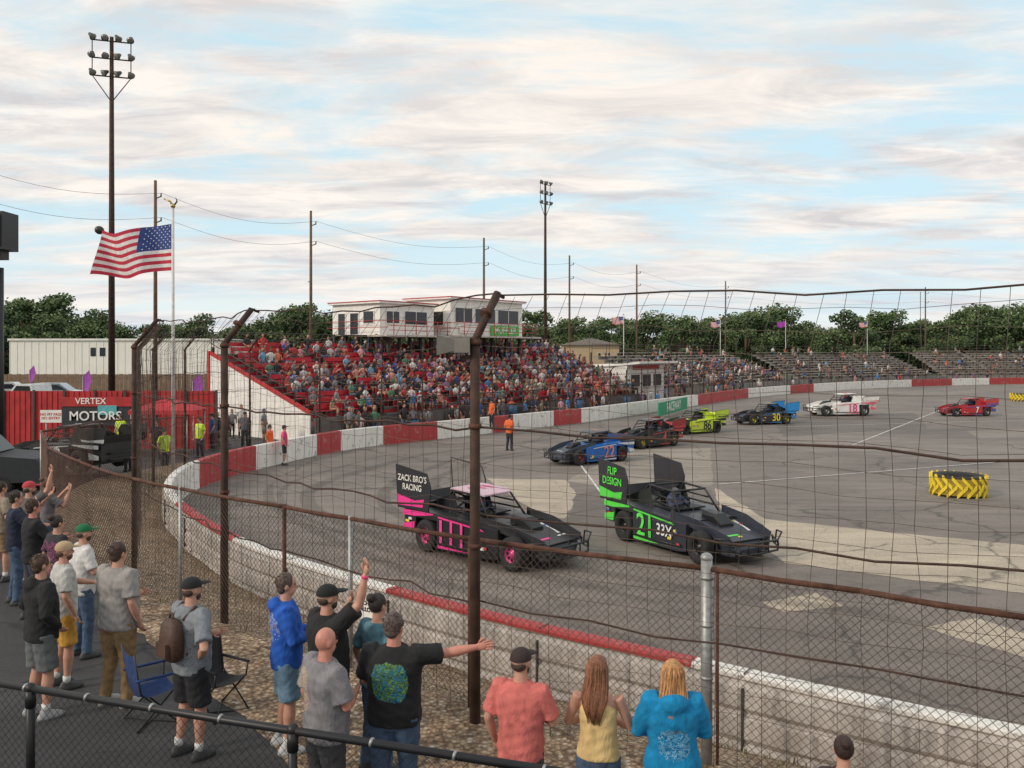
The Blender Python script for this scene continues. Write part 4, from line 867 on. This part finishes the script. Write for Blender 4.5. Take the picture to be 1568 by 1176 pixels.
def car(name,x,y,yaw,col,z,truck=False,matte=False):
    mb=MB(); m=mk('car_paint_%.2f_%.2f'%(col[0],col[2]),col,.6 if matte else .25,coat=0 if matte else .6)
    if truck: pr=[(-2.7,.45),(-2.7,1.1),(-.9,1.15),(-.75,1.85),(.6,1.88),(1.2,1.2),(2.5,1.08),(2.7,.85),(2.7,.4)]
    else: pr=[(-2.2,.4),(-2.25,1.0),(-2.0,1.55),(-1.5,1.68),(.3,1.66),(1.0,1.1),(2.1,.95),(2.25,.7),(2.2,.35)]
    mb.loft([[(p[0]*(1-.03*abs(w)),w*.9,p[1] if p[1]<1.2 else 1.15+(p[1]-1.15)*(1-.05*abs(w))) for p in pr] for w in(-1,-.93,.93,1)],m,False)
    for s in(-1,1):
        win=[(-1.8,1.15),(-1.6,1.52),(.2,1.52),(.75,1.15)] if not truck else [(-.7,1.22),(-.6,1.72),(.5,1.74),(.95,1.22)]
        mb.prism(win,s*.905-.006,s*.905+.006,DARK)
        for xx in(-1.5,1.45): wheel(mb,xx,.80*s,.34,.22,CHROME,s)
    if truck:
        mb.add([(.68,-.75,1.80),(.68,.75,1.80),(1.19,.8,1.24),(1.19,-.8,1.24)],[(0,3,2,1)],DARK)
    o=mb.obj(name); o.location=(x,y,z); o.rotation_euler=(0,0,yaw); return o
car('parked_pickup_truck',at(50,60),60,2.9,(.62,.62,.62),-.15,True); car('parked_car',at(90,66),66,.2,(.2,.25,.3),-.1); car('parked_car',at(18,68),68,.3,(.5,.5,.5),-.1)
car('pickup_truck',at(-62,25),25,.15,(.02,.022,.026),-.25,True,True)
for u,d in((127,55),(295,46),(45,75)):
    mb=MB(); mb.tube([(0,0,-.6),(0,0,2.6)],.03,GALV,6); c=mk('flag_purple2',(.35,.08,.40),.8)
    mb.add([(0,0,2.6),(.5,.1,3.1),(.75,.05,2.3),(.5,-.1,1.6),(0,0,1.3),(.3,.08,2.2)],[(0,1,5),(1,2,5),(2,3,5),(3,4,5),(4,0,5)],c,True); o=mb.obj('feather_flag'); o.location=(at(u,d),d,0); o.scale=(.75,.75,.9)
mb=MB(); mb.M=T2((11.8,77.5),(.62,.785)); mb.box((3,3.2,1.0),(7,4,3.6),WHITE); mb.prism([(-.2,2.9),(4.8,2.4),(4.8,2.55),(-.2,3.1)],-.6,6.8,mk('awning_white',(.7,.68,.64)),'x')
for k in range(3): mb.box((1.0+k*2.1,1.17,1.3),(1.5,.06,1.1),DARK); mb.box((1.0+k*2.1,1.0,.7),(1.6,.4,.06),GREYM)
mb.box((3,1.16,2.5),(5,.05,.4),RED); mb.obj('concession_stand')
mb=MB(); d=100; mb.box((at(905,d),d+2,2),(6.5,5,5.6),mk('tan_siding',(.48,.36,.22),.8)); mb.prism([(at(905,d)-3.6,4.8),(at(905,d)+3.6,4.8),(at(905,d),5.6)],d-.8,d+4.8,mk('shed_roof',(.25,.22,.2))); mb.obj('tan_shed')
# ------------------------------------------------------------ small foreground things
mb=MB(); p=Vector((-1.70,10.20)); mb.box((p.x,p.y,.80),(.30,.008,.42),WHITE,math.atan2(-1.15,1.54)); o=mb.obj('no_chairs_sign')
text('lettering','NO\nCHAIRS\nALLOWED',.075,Matrix.Translation((p.x-.006,p.y-.008,.88))@Matrix.Rotation(math.atan2(-1.15,1.54),4,'Z')@RX,BLACK,o)
def chair(x,y,yaw,m):
    mb=MB(); S=BLACK
    for s in(-1,1):
        mb.tube([(s*.27,.25,0),(s*.25,-.2,.45),(s*.26,-.28,.95)],.011,S,6); mb.tube([(s*.27,-.25,0),(s*.25,.22,.45),(s*.26,.24,.62)],.011,S,6); mb.tube([(s*.26,-.26,.62),(s*.26,.26,.62)],.018,m,6)
    mb.tube([(-.27,.25,0),(.27,-.25,.02)],.01,S,6); mb.tube([(.27,.25,0),(-.27,-.25,.02)],.01,S,6)
    G=[[(sx*.25,yy,zz-.05*(1-sx*sx)) for sx in(-1,-.5,0,.5,1)] for yy,zz in((.24,.46),(.1,.41),(-.1,.39),(-.2,.42),(-.24,.65),(-.28,.93))]
    vs=[p for r in G for p in r]; mb.add(vs,[(i*5+j,i*5+j+1,i*5+j+6,i*5+j+5) for i in range(5) for j in range(4)],m,True)
    o=mb.obj('folding_camp_chair'); o.location=(x,y,0); o.rotation_euler=(0,0,yaw); o.scale=(.85,.85,.85)
chair(at(232,9.0),9.0,math.radians(-50),C('chair_blue',(.02,.05,.17))); chair(at(335,9.2),9.2,math.radians(-120),C('chair_black',(.02,.02,.025)))
mb=MB(); mb.tube([(0,0,0),(0,0,.9)],[.27,.3],mk('bin_blue',(.03,.10,.22),.5),16); mb.tube([(0,0,.9),(0,0,.96)],.32,BLACK,16); o=mb.obj('trash_barrel'); o.location=(TS@Vector((6.5,-.9,-.9)))[:]
for t in (16,24,31):
    o2=bpy.data.objects.new('trash_barrel',o.data); link(o2); o2.location=(TS@Vector((t,-.8,-.5)))[:]
# ------------------------------------------------------------ trees
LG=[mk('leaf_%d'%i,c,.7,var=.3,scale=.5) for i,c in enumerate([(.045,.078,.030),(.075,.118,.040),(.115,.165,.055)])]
def treemesh(seed):
    r=random.Random(seed); mb=MB(); Ht=r.uniform(10,13)
    mb.tube([(0,0,0),(.1,.1,3),(.0,.2,Ht*.65)],[.4,.3,.12],WOOD,8)
    cl=[]
    for k in range(22):
        a=r.uniform(0,6.28); z=r.uniform(.15,.97)*Ht; w=(1-abs(z/Ht-.45)*1.15)*Ht*.40; cc=Vector((math.cos(a)*w*r.random()**.5,math.sin(a)*w*r.random()**.5,z)); cl.append((cc,r.uniform(1.0,2.2)))
        if k<7: mb.tube([(0,.1,Ht*.3),cc*.6+Vector((0,0,Ht*.15)),cc],[.14,.09,.03],WOOD,5)
    for cc,cr_ in cl:
        for q in range(int(200*cr_/1.6)):
            v=Vector((r.gauss(0,1),r.gauss(0,1),r.gauss(0,1))).normalized()*cr_*r.uniform(.5,1.15); v.z*=.75; p=cc+v
            s=r.uniform(.13,.32); n=Vector((r.gauss(0,1),r.gauss(0,1),r.gauss(0,1))).normalized(); t=n.orthogonal().normalized(); b=n.cross(t)
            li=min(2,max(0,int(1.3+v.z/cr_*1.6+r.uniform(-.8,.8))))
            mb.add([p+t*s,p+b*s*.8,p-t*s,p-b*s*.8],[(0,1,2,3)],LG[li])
    me=mb.obj('tmp'); d=me.data; bpy.data.objects.remove(me); return d
TM=[treemesh(i) for i in range(7)]
e=bpy.data.objects.new('distant_tree_line',None); link(e)
def addtree(x,y,s,zs=1):
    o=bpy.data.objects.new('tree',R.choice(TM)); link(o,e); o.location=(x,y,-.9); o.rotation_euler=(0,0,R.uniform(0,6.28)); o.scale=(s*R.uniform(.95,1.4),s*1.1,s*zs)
TOPV=[(-120,470),(20,468),(60,462),(110,470),(150,476),(200,505),(260,490),(300,488),(350,492),(400,492),(420,475),(460,463),(500,470),(560,478),(640,482),(700,485),(790,480),(850,480),(900,485),(960,482),(1010,486),(1050,472),(1110,478),(1160,468),(1200,466),(1240,482),(1300,482),(1380,478),(1420,482),(1500,470),(1560,465),(1700,462)]
u=-100
while u<1700:
    for k in range(len(TOPV)-1):
        if TOPV[k][0]<=u<TOPV[k+1][0]:
            f=(u-TOPV[k][0])/(TOPV[k+1][0]-TOPV[k][0]); v=TOPV[k][1]*(1-f)+TOPV[k+1][1]*f
    d=R.uniform(185,215) if u>600 else R.uniform(150,175)
    z=CAMZ+(V0-v)*d/FL+.9; addtree(at(u,d),d,z/11.8*R.uniform(.74,1.06)); 
    if R.random()<.75: d2=d+R.uniform(14,30); addtree(at(u+10,d2),d2,z/12.6*R.uniform(.8,1.1))
    d3=d+R.uniform(5,20); addtree(at(u+R.uniform(-12,12),d3),d3,z/12.6*R.uniform(.55,.75))
    u+=R.uniform(17,32)
# ------------------------------------------------------------ world, sun, camera
W=bpy.data.worlds.new('World'); SC.world=W; W.use_nodes=True; nt=W.node_tree; bg=nt.nodes['Background']; bg.inputs['Strength'].default_value=.108
sky=nt.nodes.new('ShaderNodeTexSky'); sky.sky_type='NISHITA'; sky.sun_disc=False; sky.sun_elevation=math.radians(30); sky.sun_rotation=math.radians(240)
tc=nt.nodes.new('ShaderNodeTexCoord'); sp=nt.nodes.new('ShaderNodeSeparateXYZ'); nt.links.new(tc.outputs['Generated'],sp.inputs[0])
def mt(op,a,b=None):
    n=nt.nodes.new('ShaderNodeMath'); n.operation=op
    for i,x in enumerate((a,b)):
        if x is None: continue
        if hasattr(x,'links'): nt.links.new(x,n.inputs[i])
        else: n.inputs[i].default_value=x
    return n.outputs[0]
zz=mt('ADD',mt('MAXIMUM',sp.outputs[2],0.0),.10)
cb=nt.nodes.new('ShaderNodeCombineXYZ'); nt.links.new(mt('DIVIDE',sp.outputs[0],zz),cb.inputs[0]); nt.links.new(mt('DIVIDE',sp.outputs[1],zz),cb.inputs[1])
co=cb.outputs[0]
n1=_noise(nt,_map(nt,co,(.55,1.0,1)),1.15,9,.62,.35); n2=_noise(nt,_map(nt,co,(.8,1.6,1)),2.2,9,.64,.6); n3=_noise(nt,_map(nt,co,(.4,.8,1)),.8,4,.5,.2)
mask=_ramp(nt,n1,[(.40,0.),(.53,1.)])
cl=_mix(nt,_ramp(nt,n2,[(.38,0.),(.60,1.)]),(6.1,5.95,6.15),(9.4,8.85,8.3))
cl=_mix(nt,_ramp(nt,n3,[(.4,0.),(.65,.6)]),cl,(9.3,8.4,7.5))
hz=_mix(nt,.80,sky.outputs[0],(6.5,8.7,9.6))
c=_mix(nt,mask,hz,cl)
hor=_ramp(nt,sp.outputs[2],[(0.0,1.),(.15,0.)])
hc=_mix(nt,_ramp(nt,n3,[(.38,0.),(.58,1.)]),(5.8,6.5,7.3),(9.1,8.8,8.4))
c=_mix(nt,mt('MULTIPLY',hor,.72),c,hc)
nt.links.new(c,bg.inputs['Color'])
sl=bpy.data.lights.new('sun','SUN'); sl.energy=2.0; sl.angle=math.radians(9); sl.color=(1,.88,.74); so=bpy.data.objects.new('sun',sl); link(so)
az=math.radians(240); el=math.radians(30); dv=Vector((math.sin(az)*math.cos(el),math.cos(az)*math.cos(el),math.sin(el))); so.rotation_euler=dv.to_track_quat('Z','Y').to_euler()
cam=bpy.data.cameras.new('camera'); cam.sensor_width=36; cam.lens=36*FL/1568; cam.shift_y=-(588-V0)/1568; cam.clip_end=6000; cam.clip_start=.05
co_=bpy.data.objects.new('camera',cam); link(co_); co_.location=(0,0,CAMZ); co_.rotation_euler=(math.pi/2,0,0); SC.camera=co_
SC.view_settings.view_transform='Standard'; SC.view_settings.look='None'; SC.view_settings.exposure=0
